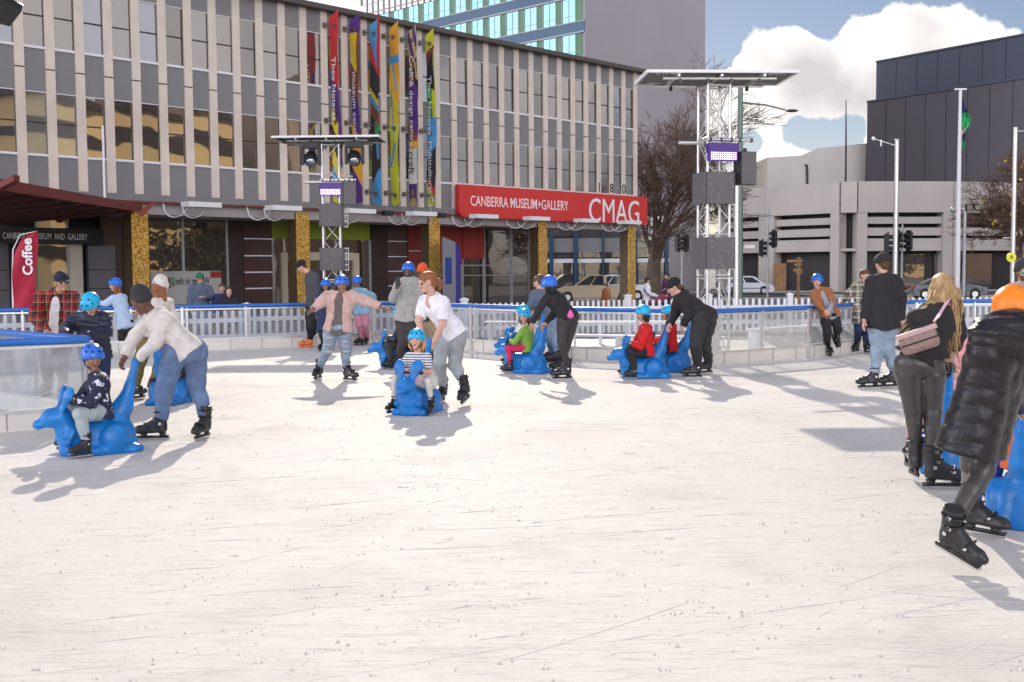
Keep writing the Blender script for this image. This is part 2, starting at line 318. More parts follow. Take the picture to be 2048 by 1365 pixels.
# ================================================================== MATERIALS
M_conc = mat('pilaster_concrete', (.70, .61, .52), .85, var=.14, vs=.9, bump=.15, bs=30)
M_span = mat('grey_spandrel', (.22, .22, .22), .45, var=.08, vs=.7, spec=.35)
M_white = mat('white_paint', (.78, .78, .78), .45); M_white2 = mat('white_fence_paint', (.80, .80, .82), .55, var=.06, vs=2)
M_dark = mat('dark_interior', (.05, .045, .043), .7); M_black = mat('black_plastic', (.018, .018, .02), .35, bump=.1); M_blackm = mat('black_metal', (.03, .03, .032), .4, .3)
M_alu = mat('aluminium', (.72, .71, .69), .32, .75, var=.06, vs=8); M_alu2 = mat('galvanised_steel', (.42, .44, .44), .45, .6, var=.15, vs=3)
M_blue = mat('blue_rail', (.015, .14, .50), .3, spec=.6, var=.1, vs=2)
M_acr = clear('acrylic_panel', (.90, .92, .93), .085, .05, (.86, .87, .9), 3.2)
M_kick = mat('cream_kickboard', (.74, .70, .62), .4, var=.1, vs=1.5)
M_kick2 = mat('kickboard_seam', (.3, .28, .25), .6)
M_red = mat('sign_red', (.62, .035, .03), .45, var=.04, vs=.4); M_letter = mat('white_lettering', (.82, .80, .80), .5)
M_maroon = mat('maroon_canopy', (.16, .022, .018), .5, var=.15, vs=.8); M_maroon2 = mat('maroon_fascia', (.20, .035, .028), .5)
M_brown = mat('brown_cladding', (.072, .036, .03), .35, var=.15, vs=.7); M_brown2 = mat('dark_brown', (.04, .025, .018), .5, var=.2, vs=1)
M_redw = mat('red_wall', (.30, .03, .02), .5, var=.1, vs=.8); M_green = mat('lime_fascia', (.24, .30, .025), .5)
M_beige = mat('beige_frame', (.55, .46, .33), .5); M_cream = mat('cream_panel', (.62, .57, .45), .5); M_gpan = mat('grey_panel', (.16, .15, .17), .5, var=.08, vs=1)
M_shop = glass_reflective('shop_glass', (.035, .03, .028), (.62, .58, .53), .42, .12, .5)
M_win = glass_reflective('museum_glass', (.03, .03, .035), (.72, .67, .60), .45, .22, .35)
M_twin = glass_reflective('tower_glass', (.05, .22, .28), (.40, .8, .92), .22, .03, .3); M_tblue = mat('tower_spandrel', (.085, .15, .23), .6, var=.08, vs=.15, stretch=(1, 1, .2)); M_tgreen = mat('tower_green', (.12, .25, .14), .6, var=.1, vs=.5)
M_twall = mat('tower_wall', (.38, .355, .37), .8, var=.1, vs=.06); M_tframe = mat('tower_frame', (.42, .42, .44), .6)
M_asph = mat('asphalt', (.055, .055, .06), .85, var=.25, vs=.5, bump=.2, bs=80); M_pave = mat('paving', (.20, .19, .18), .85, var=.2, vs=.6, bump=.2, bs=30); M_kerb = mat('kerb', (.4, .39, .37), .8)
M_pconc = mat('carpark_concrete', (.52, .475, .43), .85, var=.12, vs=.25, bump=.1, bs=8); M_pconc2 = mat('plant_room_concrete', (.62, .58, .54), .85, var=.2, vs=.2, stretch=(1, 1, .25))
M_slate = mat('dark_metal_cladding', (.085, .078, .092), .5, var=.1, vs=.1); M_slate2 = mat('blue_metal_cladding', (.065, .076, .11), .5, var=.1, vs=.1); M_seam = mat('cladding_seam', (.02, .02, .028), .6)
M_bark = mat('bark', (.13, .10, .075), .9, var=.35, vs=5, bump=.5, bs=12); M_twig = mat('twigs', (.17, .105, .075), .9, var=.3, vs=2)
M_yleaf = mat('yellow_leaf', (.62, .42, .05), .7, var=.3, vs=3)
M_led = mat('led_lens', (.5, .3, .9), .3, emit=(.80, .55, 1.), es=2.6); M_ledh = mat('led_glow_housing', (.03, .01, .09), .4, emit=(.12, .02, .4), es=.2)
M_lens = mat('lamp_lens', (.5, .55, .6), .08, .9); M_screen = mat('led_screen_cabinet', (.135, .128, .13), .55, var=.1, vs=4, spec=.3)
M_tyre = mat('tyre', (.015, .015, .015), .8); M_carwin = mat('car_glass', (.02, .025, .03), .06, spec=.9); M_chrome = mat('chrome', (.7, .7, .7), .15, 1.)
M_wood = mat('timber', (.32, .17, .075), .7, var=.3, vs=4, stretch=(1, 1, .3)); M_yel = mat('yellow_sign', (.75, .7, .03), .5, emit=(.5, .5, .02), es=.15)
def gold_mat():
    m, nt, b = new_mat('gold_mosaic'); N = nt.nodes; L = nt.links; b.inputs['Roughness'].default_value = .3; b.inputs['Metallic'].default_value = .55
    tc = N.new('ShaderNodeTexCoord'); v = N.new('ShaderNodeTexVoronoi'); v.inputs['Scale'].default_value = 26; L.new(tc.outputs['Object'], v.inputs['Vector'])
    r = N.new('ShaderNodeValToRGB'); e = r.color_ramp.elements; e[0].position = .15; e[0].color = (.34, .17, .035, 1); e[1].position = .85; e[1].color = (.98, .66, .20, 1); x = e.new(.5); x.color = (.74, .42, .08, 1)
    sp = N.new('ShaderNodeSeparateColor'); L.new(v.outputs['Color'], sp.inputs[0]); L.new(sp.outputs[0], r.inputs[0]); L.new(r.outputs[0], b.inputs['Base Color']); return m
M_gold = gold_mat()
M_win2 = glass_reflective('museum_glass_blinds', (.16, .15, .13), (.70, .74, .80), .40, .2, .3)
M_win3 = glass_reflective('museum_glass_dark', (.02, .02, .022), (.60, .56, .5), .42, .25, .4)
def ice_mat():
    m, nt, b = new_mat('ice'); N = nt.nodes; L = nt.links; b.inputs['Roughness'].default_value = .62; b.inputs['Specular IOR Level'].default_value = .03
    tc = N.new('ShaderNodeTexCoord')
    def nz(sc, det, st=(1, 1, 1), rot=0., dist=0., ro=.6):
        mp = N.new('ShaderNodeMapping'); mp.inputs['Scale'].default_value = st; mp.inputs['Rotation'].default_value = (0, 0, R(rot)); L.new(tc.outputs['Object'], mp.inputs[0])
        n = N.new('ShaderNodeTexNoise'); n.inputs['Scale'].default_value = sc; n.inputs['Detail'].default_value = det; n.inputs['Roughness'].default_value = ro; n.inputs['Distortion'].default_value = dist; L.new(mp.outputs[0], n.inputs['Vector']); return n.outputs[0]
    def M(op, a, bb):
        mm = N.new('ShaderNodeMath'); mm.operation = op
        for i, v in enumerate((a, bb)):
            if isinstance(v, (int, float)): mm.inputs[i].default_value = v
            else: L.new(v, mm.inputs[i])
        return mm.outputs[0]
    def ramp(v, a, c): r = N.new('ShaderNodeMapRange'); r.interpolation_type = 'SMOOTHSTEP'; r.inputs[1].default_value = a; r.inputs[2].default_value = c; L.new(v, r.inputs[0]); return r.outputs[0]
    fine = nz(34, 8, ro=.7); big = nz(.7, 5, dist=.5)
    s1 = ramp(nz(5, 6, (.5, 6, 1), 28, 1.6), .58, .66); s2 = ramp(nz(5, 5, (.4, 7, 1), -35, 1.8), .6, .68); s3 = ramp(nz(7, 4, (.4, 8, 1), 62, 1.2), .6, .68); s4 = ramp(nz(4, 6, (.35, 6, 1), -70, 1.5), .6, .68)
    crumb = ramp(nz(16, 6, (1, 1.6, 1), 10, .3, .75), .62, .76)
    hgt = M('ADD', M('MULTIPLY', fine, .5), M('MULTIPLY', crumb, 1.3))
    hgt = M('SUBTRACT', hgt, M('MULTIPLY', M('ADD', M('ADD', s1, s2), M('ADD', s3, s4)), .28)); hgt = M('ADD', hgt, M('MULTIPLY', big, 1.5))
    bp = N.new('ShaderNodeBump'); bp.inputs['Strength'].default_value = .55; bp.inputs['Distance'].default_value = .016; L.new(hgt, bp.inputs['Height']); L.new(bp.outputs[0], b.inputs['Normal'])
    mx = N.new('ShaderNodeMix'); mx.data_type = 'RGBA'; mx.inputs[6].default_value = (.68, .655, .62, 1); mx.inputs[7].default_value = (.46, .435, .42, 1)
    dirt = M('ADD', M('MULTIPLY', ramp(big, .45, .75), .5), M('MULTIPLY', crumb, .75)); L.new(M('MINIMUM', M('ADD', dirt, M('MULTIPLY', M('ADD', s2, s3), .3)), 1.0), mx.inputs[0]); L.new(mx.outputs[2], b.inputs['Base Color'])
    return m
M_ice = ice_mat(); M_snow = mat('snow', (.60, .57, .56), .6, bump=.4, bs=60)
# ================================================================== GROUND
def gz(y): return -.12 if y < 58 else (-.12 - (y - 58) / 20 * .36 if y < 78 else -.48)
mb = MB(); ys = [-400, -60, 0, 30, 45, 58, 63, 68, 73, 78, 100, 140, 200, 400, 1500, 5000]; xs = [-4000, -400, -100, -30, 0, 30, 100, 400, 4000]
pts = [(x, y, gz(y)) for y in ys for x in xs]; nx = len(xs)
mb.add(pts, [(j * nx + i, j * nx + i + 1, (j + 1) * nx + i + 1, (j + 1) * nx + i) for j in range(len(ys) - 1) for i in range(nx - 1)])
tag(mb.build('ground', M_pave), kind='structure')
mb = MB(); mb.add([(-40, 78.3, -.472), (150, 78.3, -.472), (150, 99, -.472), (-40, 99, -.472)], [(0, 1, 2, 3)]); tag(mb.build('road', M_asph), kind='structure')
mb = MB()
for i in range(16): mb.box((-30 + i * 7, 88.5, -.466), 3, .12, .004)
tag(mb.build('lane_marking', M_white), kind='structure')
mb = MB(); mb.ob((-40, 78, -.48), (190, 0, 0), (0, .3, 0), (0, 0, .14)); mb.ob((-40, 99, -.48), (190, 0, 0), (0, .3, 0), (0, 0, .14)); tag(mb.build('kerb', M_kerb), kind='structure')
BAR = [(-10.6, 21.8), (-6.9, 23.5), (-4.5, 24.6), (-3.15, 25.5), (-.8, 22.8), (1.08, 20.6), (3.35, 18.95), (5.35, 20.4), (6.8, 22.1), (8.4, 23.4), (16, 24.2)]
mb = MB(); rim = [(-14, 20)] + BAR + [(24, 10), (16, -6), (-16, -6), (-18, 8)]
mb.add([(x, y, 0) for x, y in rim], [tuple(range(len(rim)))[::-1]]); mb.add([(x, y, 0) for x, y in rim] + [(x, y, -.5) for x, y in rim], [(i, (i + 1) % len(rim), len(rim) + (i + 1) % len(rim), len(rim) + i) for i in range(len(rim))])
tag(mb.build('ice', M_ice), kind='structure')
# snow crumbs thrown up by the blades: one piece of uncountable stuff
rnd = random.Random(3); mb = MB()
def crumb(x, y, r):
    a = rnd.random() * 6.28; P = []
    for k in range(5): t = a + k * 1.2566; q = r * (.7 + .6 * rnd.random()); P.append((x + q * math.cos(t), y + q * math.sin(t), -.002))
    P.append((x + r * .3 * (rnd.random() - .5), y, r * (.55 + .5 * rnd.random()))); mb.add(P, [(k, (k + 1) % 5, 5) for k in range(5)], 0, True)
for c in range(2300):
    y = 3.2 + 17 * rnd.random() ** 1.3; x = (rnd.random() * 2 - 1) * (.5 * y + .8); th = R(rnd.choice([10, 14, -18, 30, -8, 4]) + rnd.gauss(0, 9)); L_ = rnd.random() ** 2 * 1.1 + .02; n = int(2 + 11 * rnd.random())
    if c % 3 == 0: L_ = .12; n = 3
    cur = rnd.gauss(0, .25); n = n * (3 if c % 11 == 0 else 1); L_ = L_ * (.35 if c % 11 == 0 else 1)
    for k in range(n):
        u = (rnd.random() - .5) * L_; crumb(x + u * math.cos(th) + rnd.gauss(0, .015), y + u * math.sin(th) + cur * u * u + rnd.gauss(0, .015), .003 + .011 * rnd.random() ** 3)
tag(mb.build('ice_shavings', M_snow), 'crumbs of scraped snow scattered over the rink ice', 'ice shavings', kind='stuff')
# snow ridges pushed up along the skate cuts
mb = MB()
for c in range(620):
    y = 3. + 18 * rnd.random() ** 1.25; x = (rnd.random() * 2 - 1) * (.5 * y + 1); th = R(rnd.choice([18, 25, 32, -20, 12, 40]) + rnd.gauss(0, 9)); L_ = .15 + 1.6 * rnd.random() ** 2; k_ = rnd.gauss(0, .22); pts = []; rs = []; n = 9; w = .0015 + .0026 * rnd.random()
    for j in range(n + 1):
        u = j / n; a = th + k_ * u * L_; x += math.cos(a) * L_ / n; y += math.sin(a) * L_ / n; pts.append((x, y, -.001)); rs.append(w * math.sin(math.pi * (.06 + .88 * u)) * (.5 + rnd.random()))
    if y < 21: mb.tube(pts, rs, 5, caps=False)
tag(mb.build('skate_ridges', M_snow), 'thin curved ridges of snow left by skate blades on the ice', 'ice shavings', kind='stuff')
# ================================================================== MUSEUM
fd = Vector((.693, .720, 0)).normalized(); fn = Vector((.720, -.693, 0)).normalized(); F0 = Vector((6.36, 57, 0)); UZ = Vector((0, 0, 1))
def FW(t, n, z): return F0 + fd * t + fn * n + UZ * z
def tf(px, n=0.):      # distance along the facade of a photo column
    B = F0 + fn * n; u = (px - 1024) / FPX; D = (B.x - B.y * .9625) / (u - .9625); return (D - B.y) / fd.y
def frect(mb, t0, t1, z0, z1, n0, n1, m=0): mb.ob(FW(t0, n0, z0), fd * (t1 - t0), fn * (n1 - n0), UZ * (z1 - z0), m)
mus = empty('museum_building', FW(-20, 0, -.12), 'three-storey museum with concrete fins, grey panels and a recessed shopfront', 'building')
TL = -44.; SP = .956
mb = MB(); frect(mb, TL, 0, 4.02, 4.25, -6, .12, 0); frect(mb, TL, .1, 3.6, 4.02, -2.1, -.1, 1)
frect(mb, TL, .25, 3.97, 4.03, -.1, .2, 2); mb.build('soffit', [M_span, mat('soffit_paint', (.42, .38, .35), .7), M_maroon2], mus)
mb = MB(); frect(mb, TL, .35, 11.42, 11.6, -8, .42); mb.build('roof', mat('roof_edge', (.09, .075, .065), .6), mus)
mb = MB(); frect(mb, TL, 0, 4.25, 11.42, -8, -.13); mb.build('wall', M_span, mus)
for z0, z1 in ((4.25, 5.32), (7.27, 8.62), (10.6, 11.42)):
    mb = MB(); frect(mb, TL, 0, z0, z1, -.12, -.012); mb.build('spandrel_panel', M_span, mus)
NP = 46
fin = None; pane0 = None
for i in range(NP):
    t = -.20 - i * SP
    if fin is None:
        mb = MB(); frect(mb, t - .148, t + .148, 4.02, 7.95, -.1, .05); frect(mb, t - .148, t + .148, 7.99, 11.42, -.1, .05); frect(mb, t - .135, t + .135, 7.95, 7.99, -.1, .03, 1); fin = mb.build('fin', [M_conc, M_brown2], mus)
    else: c = fin.copy(); COL.objects.link(c); c.parent = mus; c.location = fd * (-i * SP)
    if i == NP - 1: break
    for z0, z1, zt in ((5.36, 7.25, 6.33), (8.66, 10.58, 9.6)):
        mb = MB(); a, b_ = t - SP + .148, t - .148; tl = rnd.gauss(0, .006); t2 = rnd.gauss(0, .004)
        for q0, q1 in ((z0, zt - .02), (zt + .02, z1)):
            mb.add([FW(a, -.035 + tl, q0), FW(b_, -.035 - tl, q0), FW(b_, -.035 - tl + t2, q1), FW(a, -.035 + tl + t2, q1)], [(0, 1, 2, 3)])
        w = mb.build('window', rnd.choice([M_win, M_win, M_win2, M_win3] if i > 14 or z0 > 8 else [M_win]), mus)
        mb = MB(); frect(mb, a, b_, zt - .02, zt + .02, -.08, -.01, 1); frect(mb, a, b_, z1, z1 + .025, -.1, -.005, 0); frect(mb, a, b_, z0 - .075, z0 - .0, -.1, .03, 0); frect(mb, a, a + .012, z0, z1, -.1, -.015, 1); frect(mb, b_ - .012, b_, z0, z1, -.1, -.015, 1); mb.build('window_frame', [M_white, M_brown2], w)
# ground-floor recess
RN = -2.2
mb = MB()
def rec(x0, x1, z0, z1, m, pr_=.0, px=None):
    a, b_ = tf(x0, RN), tf(x1, RN); frect(mb, a, b_, z0, z1, RN - .1, RN + pr_, m)
frect(mb, TL, tf(1064, RN), -.3, 4.0, RN - .8, RN - .6, 4)
walls = [(-160, 20, 0, 3.2, 7), (205, 246, -.3, 4, 2), (246, 275, -.3, 4, 3), (458, 488, -.3, 4, 3), (489, 546, -.3, 4, 2), (588, 601, -.3, 4, 3), (744, 774, -.3, 4, 3), (775, 815, -.3, 4, 2), (849, 862, -.3, 4, 3), (880, 924, 1.9, 4, 5), (817, 849, 1.75, 4, 5), (926, 968, 2.2, 4, 5), (1058, 1066, -.3, 4, 8)]
for x0, x1, z0, z1, m in walls: rec(x0, x1, z0, z1, m, .05)
for x0, x1 in ((546, 588), (601, 742)): rec(x0, x1, 2.95, 4, 6, .02)
for z in (.3, 1.0, 1.62, 2.25, 2.9): rec(490, 545, z, z + .045, 1, .07); rec(776, 814, z, z + .035, 1, .07)
rec(818, 848, 2.5, 2.54, 1, .07)
for x0, x1, z0, z1 in ((564, 574, -.3, 2.4), (706, 717, -.3, 2.4), (574, 706, 2.1, 2.42)): rec(x0, x1, z0, z1, 9, .12)
rec(60, 76, -.3, 2.9, 10, .1); rec(140, 166, -.3, 3.0, 11, .1); rec(-20, 15, -.3, 3.0, 7, .1); rec(178, 232, -.3, 2.6, 7, .08)
for z in (.5, 1.1, 1.75): rec(178, 232, z, z + .03, 3, .09); rec(-20, 15, z, z + .03, 3, .12)
mb.build('shopfront_wall', [M_white, M_white, M_brown, M_brown2, M_dark, M_redw, M_green, M_gpan, M_alu, M_beige, mat('dim_yellow_panel', (.3, .24, .14), .6), M_cream], mus)
for x0, x1 in ((76, 140), (275, 458), (546, 588), (601, 742), (817, 849), (880, 924), (926, 968), (970, 1022), (1024, 1058)):
    mb = MB(); a, b_ = tf(x0, RN), tf(x1, RN); top = {817: 1.75, 880: 1.9, 926: 2.2, 546: 2.95, 601: 2.95}.get(x0, 3.98)
    mb.add([FW(a, RN, -.1), FW(b_, RN, -.1), FW(b_, RN, top), FW(a, RN, top)], [(0, 1, 2, 3)]); g_ = mb.build('shop_window', M_shop, mus)
    mb = MB(); n = max(1, round((b_ - a) / 1.6))
    for k in range(n + 1): q = a + (b_ - a) * k / n; frect(mb, q - .03, q + .03, -.1, top, RN - .02, RN + .05)
    if x0 > 800:
        frect(mb, a, b_, 1.85, 1.91, RN, RN + .045); frect(mb, a, b_, 1.4, 1.45, RN, RN + .045)
    mb.build('window_frame', M_alu2, g_)
# gold columns
for px in (286, 610, 872, 1087.5, 1265):
    t = tf(px, .0); mb = MB(); frect(mb, t - .32, t + .28, -.35, 3.86, -.02, -.04 + .04, 0); frect(mb, t - .32, t + .28, -.35, 3.86, -.55, -.02, 1)
    mb.build('column', [M_gold, mat('bronze_side', (.12, .075, .035), .5, var=.3, vs=6)], mus)
# lettering over the entrance
mb = MB(); a, b_ = tf(-60, -1.8), tf(212, -1.8); frect(mb, a, b_, 2.62, 3.15, -1.95, -1.8); eb = mb.build('fascia_board', mat('black_fascia', (.02, .02, .022), .4), mus)
a = tf(11, -1.78); wd = tf(203, -1.78) - a
text_mesh('CANBERRA  MUSEUM  AND  GALLERY', .29, FW(a, -1.79, 2.77), fd, UZ, M_letter, 'lettering', eb, .004, sx=wd / 5.65)
# canopy
can = empty('entrance_canopy', (-13, 33, 3.4), 'dark red sloping canopy over the museum entrance', 'canopy')
c1, c2, c3, c4 = Vector((-11.75, 25.6, 3.62)), Vector((-12.25, 37.3, 3.70)), FW(tf(-10, -.2), -.2, 3.18), Vector((-20, 26, 3.2))
mb = MB(); mb.add([c1, c2, c3, c4, c1 + UZ * .14, c2 + UZ * .14, c3 + UZ * .14, c4 + UZ * .14], [(0, 3, 2, 1), (4, 5, 6, 7), (2, 3, 7, 6), (1, 2, 6, 5), (3, 0, 4, 7)], 0); mb.build('canopy_roof', M_maroon, can)
mb = MB(); e_ = (c2 - c1); mb.ob(c1 + Vector((0, 0, -.06)), e_, (.10, 0, 0), (0, 0, .26)); mb.build('fascia', M_maroon2, can)
mb = MB(); q = c2 + Vector((.1, -.6, -.1)); mb.prism([q, q + Vector((.42, .4, .40)), q + Vector((.48, .45, .34)), q + Vector((.15, .1, -.12))], Vector((.06, -.12, 0))); mb.build('beak', M_maroon2, can)
mb = MB(); q = WP(-30, 392, 25.5); mb.ob(q, WP(28, 362, 25.5) - q, (0, .3, 0), (0, 0, .14)); mb.build('roof_edge', M_maroon2, can)
mb = MB()
for k in range(7): p = c1.lerp(c2, (k + .5) / 7); q = c4.lerp(c3, (k + .5) / 7); mb.ob(p + Vector((0, 0, -.13)), q - p, (0, .08, 0), (0, 0, .12))
mb.build('ribs', mat('maroon_dark', (.07, .012, .01), .6), can)
mb = MB(); p = WP(210, 408, 36.0); mb.tube([p, p + UZ * 2.45], [.045, .04], 8); tag(mb.build('short_pole', M_white, loc=p), 'slim white pole rising above the red canopy', 'pole')
# red sign
rs = empty('red_sign', FW(-6, .3, 4.6), 'long red museum sign mounted along the first-floor ledge', 'sign')
mb = MB(); t0 = -12.75; r_ = .35; P = [(t0, 5.27)] + [(t0 + r_ - r_ * math.cos(k * math.pi / 10), 3.9 + r_ - r_ * math.sin(k * math.pi / 10)) for k in range(6)] + [(.28, 3.9), (.28, 5.27)]
mb.prism([FW(t, .2, z) for t, z in P], fn * .22); mb.build('sign_board', M_red, rs)
a = -12.1; text_mesh('CANBERRA MUSEUM+GALLERY', .62, FW(a, .425, 4.40), fd, UZ, M_letter, 'lettering', rs, .004, sx=6.75 / 8.62 * .93, bold=.002)
text_mesh('CMAG', 1.62, FW(-4.35, .425, 3.93), fd, UZ, M_letter, 'lettering', rs, .01, sx=.86, bold=.0)
for ch, px in (('1', 1199), ('8', 1218), ('0', 1244)):
    k = round((-.20 - tf(px)) / SP); t = -.20 - k * SP; o = text_mesh(ch, .62, FW(t, .058, 5.42), fd, UZ, M_black, 'street_numeral', mus, .004, align='CENTER', bold=.008)
# light boxes
proto = None
for k, px in enumerate((407, 570, 720, 844, 968, 1073, 1172, 1258)):
    t = tf(px, 1.2); lab = ['leftmost white floodlight box under the museum ledge', 'white floodlight box left of the small lighting tower', 'white floodlight box just right of the small lighting tower', 'white floodlight box below the banners', 'white floodlight box under the left end of the red sign', 'white floodlight box under the middle of the red sign', 'white floodlight box below the big letter C', 'rightmost white floodlight box at the museum corner'][k]
    if proto is None:
        proto = empty('facade_floodlight', FW(t, 1.2, 3.95), lab, 'light', 'white floodlight boxes along the ledge')
        mb = MB(); mb.ob(FW(t - .62, 1.0, 3.82), fd * 1.24, fn * .5, UZ * .17); mb.ob(FW(t - .55, .95, 3.94), fd * 1.1, fn * .05, UZ * .06); mb.build('housing', M_white, proto)
        for q in (-.35, .35):
            pts = [FW(t + q - .45, .15, 4.0), FW(t + q - .42, .2, 3.7), FW(t + q - .36, .35, 3.55), FW(t + q - .27, .55, 3.49), FW(t + q - .15, .8, 3.56), FW(t + q + .0, 1.05, 3.84)]
            mb = MB(); mb.tube(pts, .022, 6); mb.build('arm', M_white, proto)
    else: c = copy_tree(proto); c.location = FW(t, 1.2, 3.95); c['label'] = lab
# small dark floodlights
for px, py, lab in ((778, 428, 'black spotlight on the ledge below the yellow banner'), (884, 432, 'black spotlight on the ledge beside the red sign')):
    e = empty('spotlight', FW(tf(px, .9), .9, 3.9), lab, 'light'); p = e.location; mb = MB(); mb.box(p, .42, .2, .2, R(46)); mb.build('lamp_body', M_black, e); mb = MB(); mb.tube([p, p - fn * .8], .02, 5); mb.build('bracket', M_black, e)
# banners
bcol = {n: fab('banner_' + n, c, var=.08, bump=.1) for n, c in dict(red=(.55, .03, .035), purple=(.10, .03, .22), yellow=(.72, .55, .03), lime=(.60, .62, .04), orange=(.75, .36, .03), blue=(.08, .32, .62), black=(.03, .028, .03), green=(.03, .30, .08), tan=(.50, .40, .16), white=(.7, .7, .68), brown=(.22, .06, .04)).items()}
bn = list(bcol)
def bz(k, u, v):       # colour zones, v = 1 at the top
    w = .05 * math.sin(9 * v + k) + (u - .5) * .10
    if k == 0: return 'red' if v + w > .62 and not (u < .45 and v < .72) else ('purple' if v + w * 2 > .40 else ('yellow' if math.sin(30 * v + 4 * u) > .2 else ('black' if v > .2 else 'blue')))
    if k == 1: return 'purple' if v > .93 else ('yellow' if v + w > .78 and u < .7 else ('brown' if v + w > .58 else ('purple' if v + w > .36 else ('orange' if v + u * .1 > .2 else 'purple'))))
    if k == 2: return 'blue' if v + u * .25 > .92 and u < .75 else ('red' if v + u * .1 > .8 else ('black' if v + w > .66 else ('yellow' if v + w > .62 else ('blue' if v + w > .57 else ('brown' if v + w > .47 else ('green' if u > .45 and v > .36 else ('blue' if u > .55 and v > .25 else ('black' if v - u * .1 > .12 else 'blue'))))))))
    if k == 3:
        if .80 < v < .84 or (.64 < v < .82 and abs(u - .25 - (.8 - v) * 3.2) < .09) or (.38 < v < .66 and abs(u - .55 - .35 * math.sin(8 * v)) < .06) or (.22 < v < .36 and abs((v - .22) * 5 - u) < .14): return 'blue'
        return 'orange' if v + w > .66 else ('yellow' if v > .45 else 'lime')
    if k == 4: return ('purple' if math.sin(40 * v + 9 * u) > .1 else 'tan') if v > .84 else ('tan' if math.sin(22 * v + 12 * u) > 0 and v > .72 else ('black' if v + w > .68 else ('purple' if v + w > .5 else ('brown' if v > .38 else ('orange' if v > .33 else ('white' if v > .13 else ('purple' if v + abs(u - .5) * .2 > .11 else 'tan')))))))
    return 'lime' if v - u * .05 > .89 else ('brown' if v - u * .12 > .80 else ('black' if v + u * .05 > .72 and u < .9 else ('green' if v > .52 and u < .6 else ('lime' if v > .52 else ('blue' if v > .28 + .08 * u else ('black' if v + u * .06 > .17 else ('red' if v + u * .1 > .15 else 'lime')))))))
labs = ['red and purple vertical banner, leftmost on the museum front', 'purple banner with gold top, second from the left on the museum front', 'blue, red and black banner, third from the left on the museum front', 'orange to yellow banner with blue swirls on the museum front', 'purple and tan banner with a white lettered panel on the museum front', 'lime and green banner, rightmost on the museum front']
words = [('Theo Notaras', .78, 'w'), ('museum centre', .72, 'w'), ('', 0, ''), ('', 0, ''), ('Craft & design centre', .86, 'w'), ('Theo Notaras  Multicultural Centre', .76, 'w')]
for k in range(6):
    t = -.20 - (20 - k) * SP - .02; z0, z1 = 4.2, 11.15; w = .52; n0 = .45
    e = empty('vertical_banner', FW(t, n0, z1), labs[k], 'banner', 'banners hung on the museum front'); mb = MB(); NU, NV = 10, 90
    def bp(i, j):
        u = i / NU; v = j / NV; return FW(t + .05 * math.sin(7 * v + k) * (u - .2) + .02 * math.sin(25 * v + 3 * u), n0 + w * u + .04 * math.sin(5 * v + k), z0 + (z1 - z0) * v + (.22 * u if v > .99 else 0) + (.35 * abs(u - .4) if v < .01 else 0))
    for j in range(NV):
        for i in range(NU): mb.add([bp(i, j), bp(i + 1, j), bp(i + 1, j + 1), bp(i, j + 1)], [(0, 1, 2, 3)], bn.index(bz(k, (i + .5) / NU, (j + .5) / NV)), True)
    mb.build('cloth', list(bcol.values()), e)
    if words[k][0]:
        v = words[k][1]; o = FW(t - .10, n0 + w * .38, z0 + (z1 - z0) * v); text_mesh(words[k][0], .33, o, -UZ, fn, M_letter, 'lettering', e, .003, sx=1.25)
    if k == 4: text_mesh('craft', .5, FW(t - .1, n0 + .08, z0 + (z1 - z0) * .32), -UZ, fn, M_black, 'lettering', e, .003); 
    for z in (z1 - .25, 7.35, z0 + .55):
        mb = MB(); p = FW(t, .15, z); mb.tube([p, FW(t, n0 + .3, z - .12)], .022, 6); mb.tube([FW(t, .2, z + .12), FW(t, n0 + .3, z - .12)], .016, 6); mb.box(FW(t, .11, z), .14, .06, .18, R(46))
        q = FW(t - .03, n0 + .28, z - .12)
        for a in range(3): d = (fn * math.cos(a * 1.05 + .4) + UZ * math.sin(a * 1.05 + .4)) * .11; mb.tube([q - d, q + d], .016, 5)
        mb.build('bracket', mat('bracket_bronze', (.18, .15, .13), .5, .4) if k == 0 and z > 10 else bpy.data.materials['bracket_bronze'], e)
# banner reflection modelled on the display glass and blue flag near the column
e = empty('banner_reflection', FW(tf(380, RN + .15), RN + .15, 1), 'white winter festival banner modelled as a reflection in the display window', 'banner'); a, b_ = tf(303, RN + .12), tf(444, RN + .12)
mb = MB(); mb.ob(FW(a, RN + .12, .5), fd * (b_ - a), fn * .01, UZ * 1.2, 0); frect(mb, b_ - .45, b_, 1.45, 1.68, RN + .13, RN + .14, 1)
for k in range(5): frect(mb, a + .1 + .16 * k, a + .3 + .16 * k, 1.1 + .05 * (k % 3), 1.5 - .04 * (k % 2), RN + .13, RN + .14 + .002 * k, 1 + k % 3)
mb.build('cloth', [mat('banner_white', (.42, .41, .38), .7, var=.2, vs=1), M_redw, M_tgreen, mat('teal', (.1, .3, .35), .6)], e)
text_mesh('Winter in the City', .38, FW(b_ - .5, RN + .145, 1.22), -fd, UZ, M_black, 'lettering', e, .003, sx=.66)
mb = MB(); q = FW(tf(886, .6), .6, -.1); 
e = empty('feather_flag', q, 'tall grey and indigo feather flag beside the third gold column', 'flag'); mb.prism([q, q + fd * .9, q + fd * .95 + UZ * 2.6, q + fd * .7 + UZ * 2.95, q + UZ * 3.15], fn * .02); mb.build('cloth', mat('flag_grey', (.22, .22, .25), .7), e)
mb = MB(); mb.prism([q + fd * .72, q + fd * .97, q + fd * 1.02 + UZ * 2.6, q + fd * .75 + UZ * 2.95], fn * .03); mb.build('border', mat('indigo', (.04, .03, .22), .6), e)
mb = MB(); mb.ob(q + fd * .15 + UZ * 1.2 + fn * .025, fd * .35, fn * .01, UZ * 1.1); mb.build('blue_block', mat('deep_blue', (.02, .05, .25), .5), e)
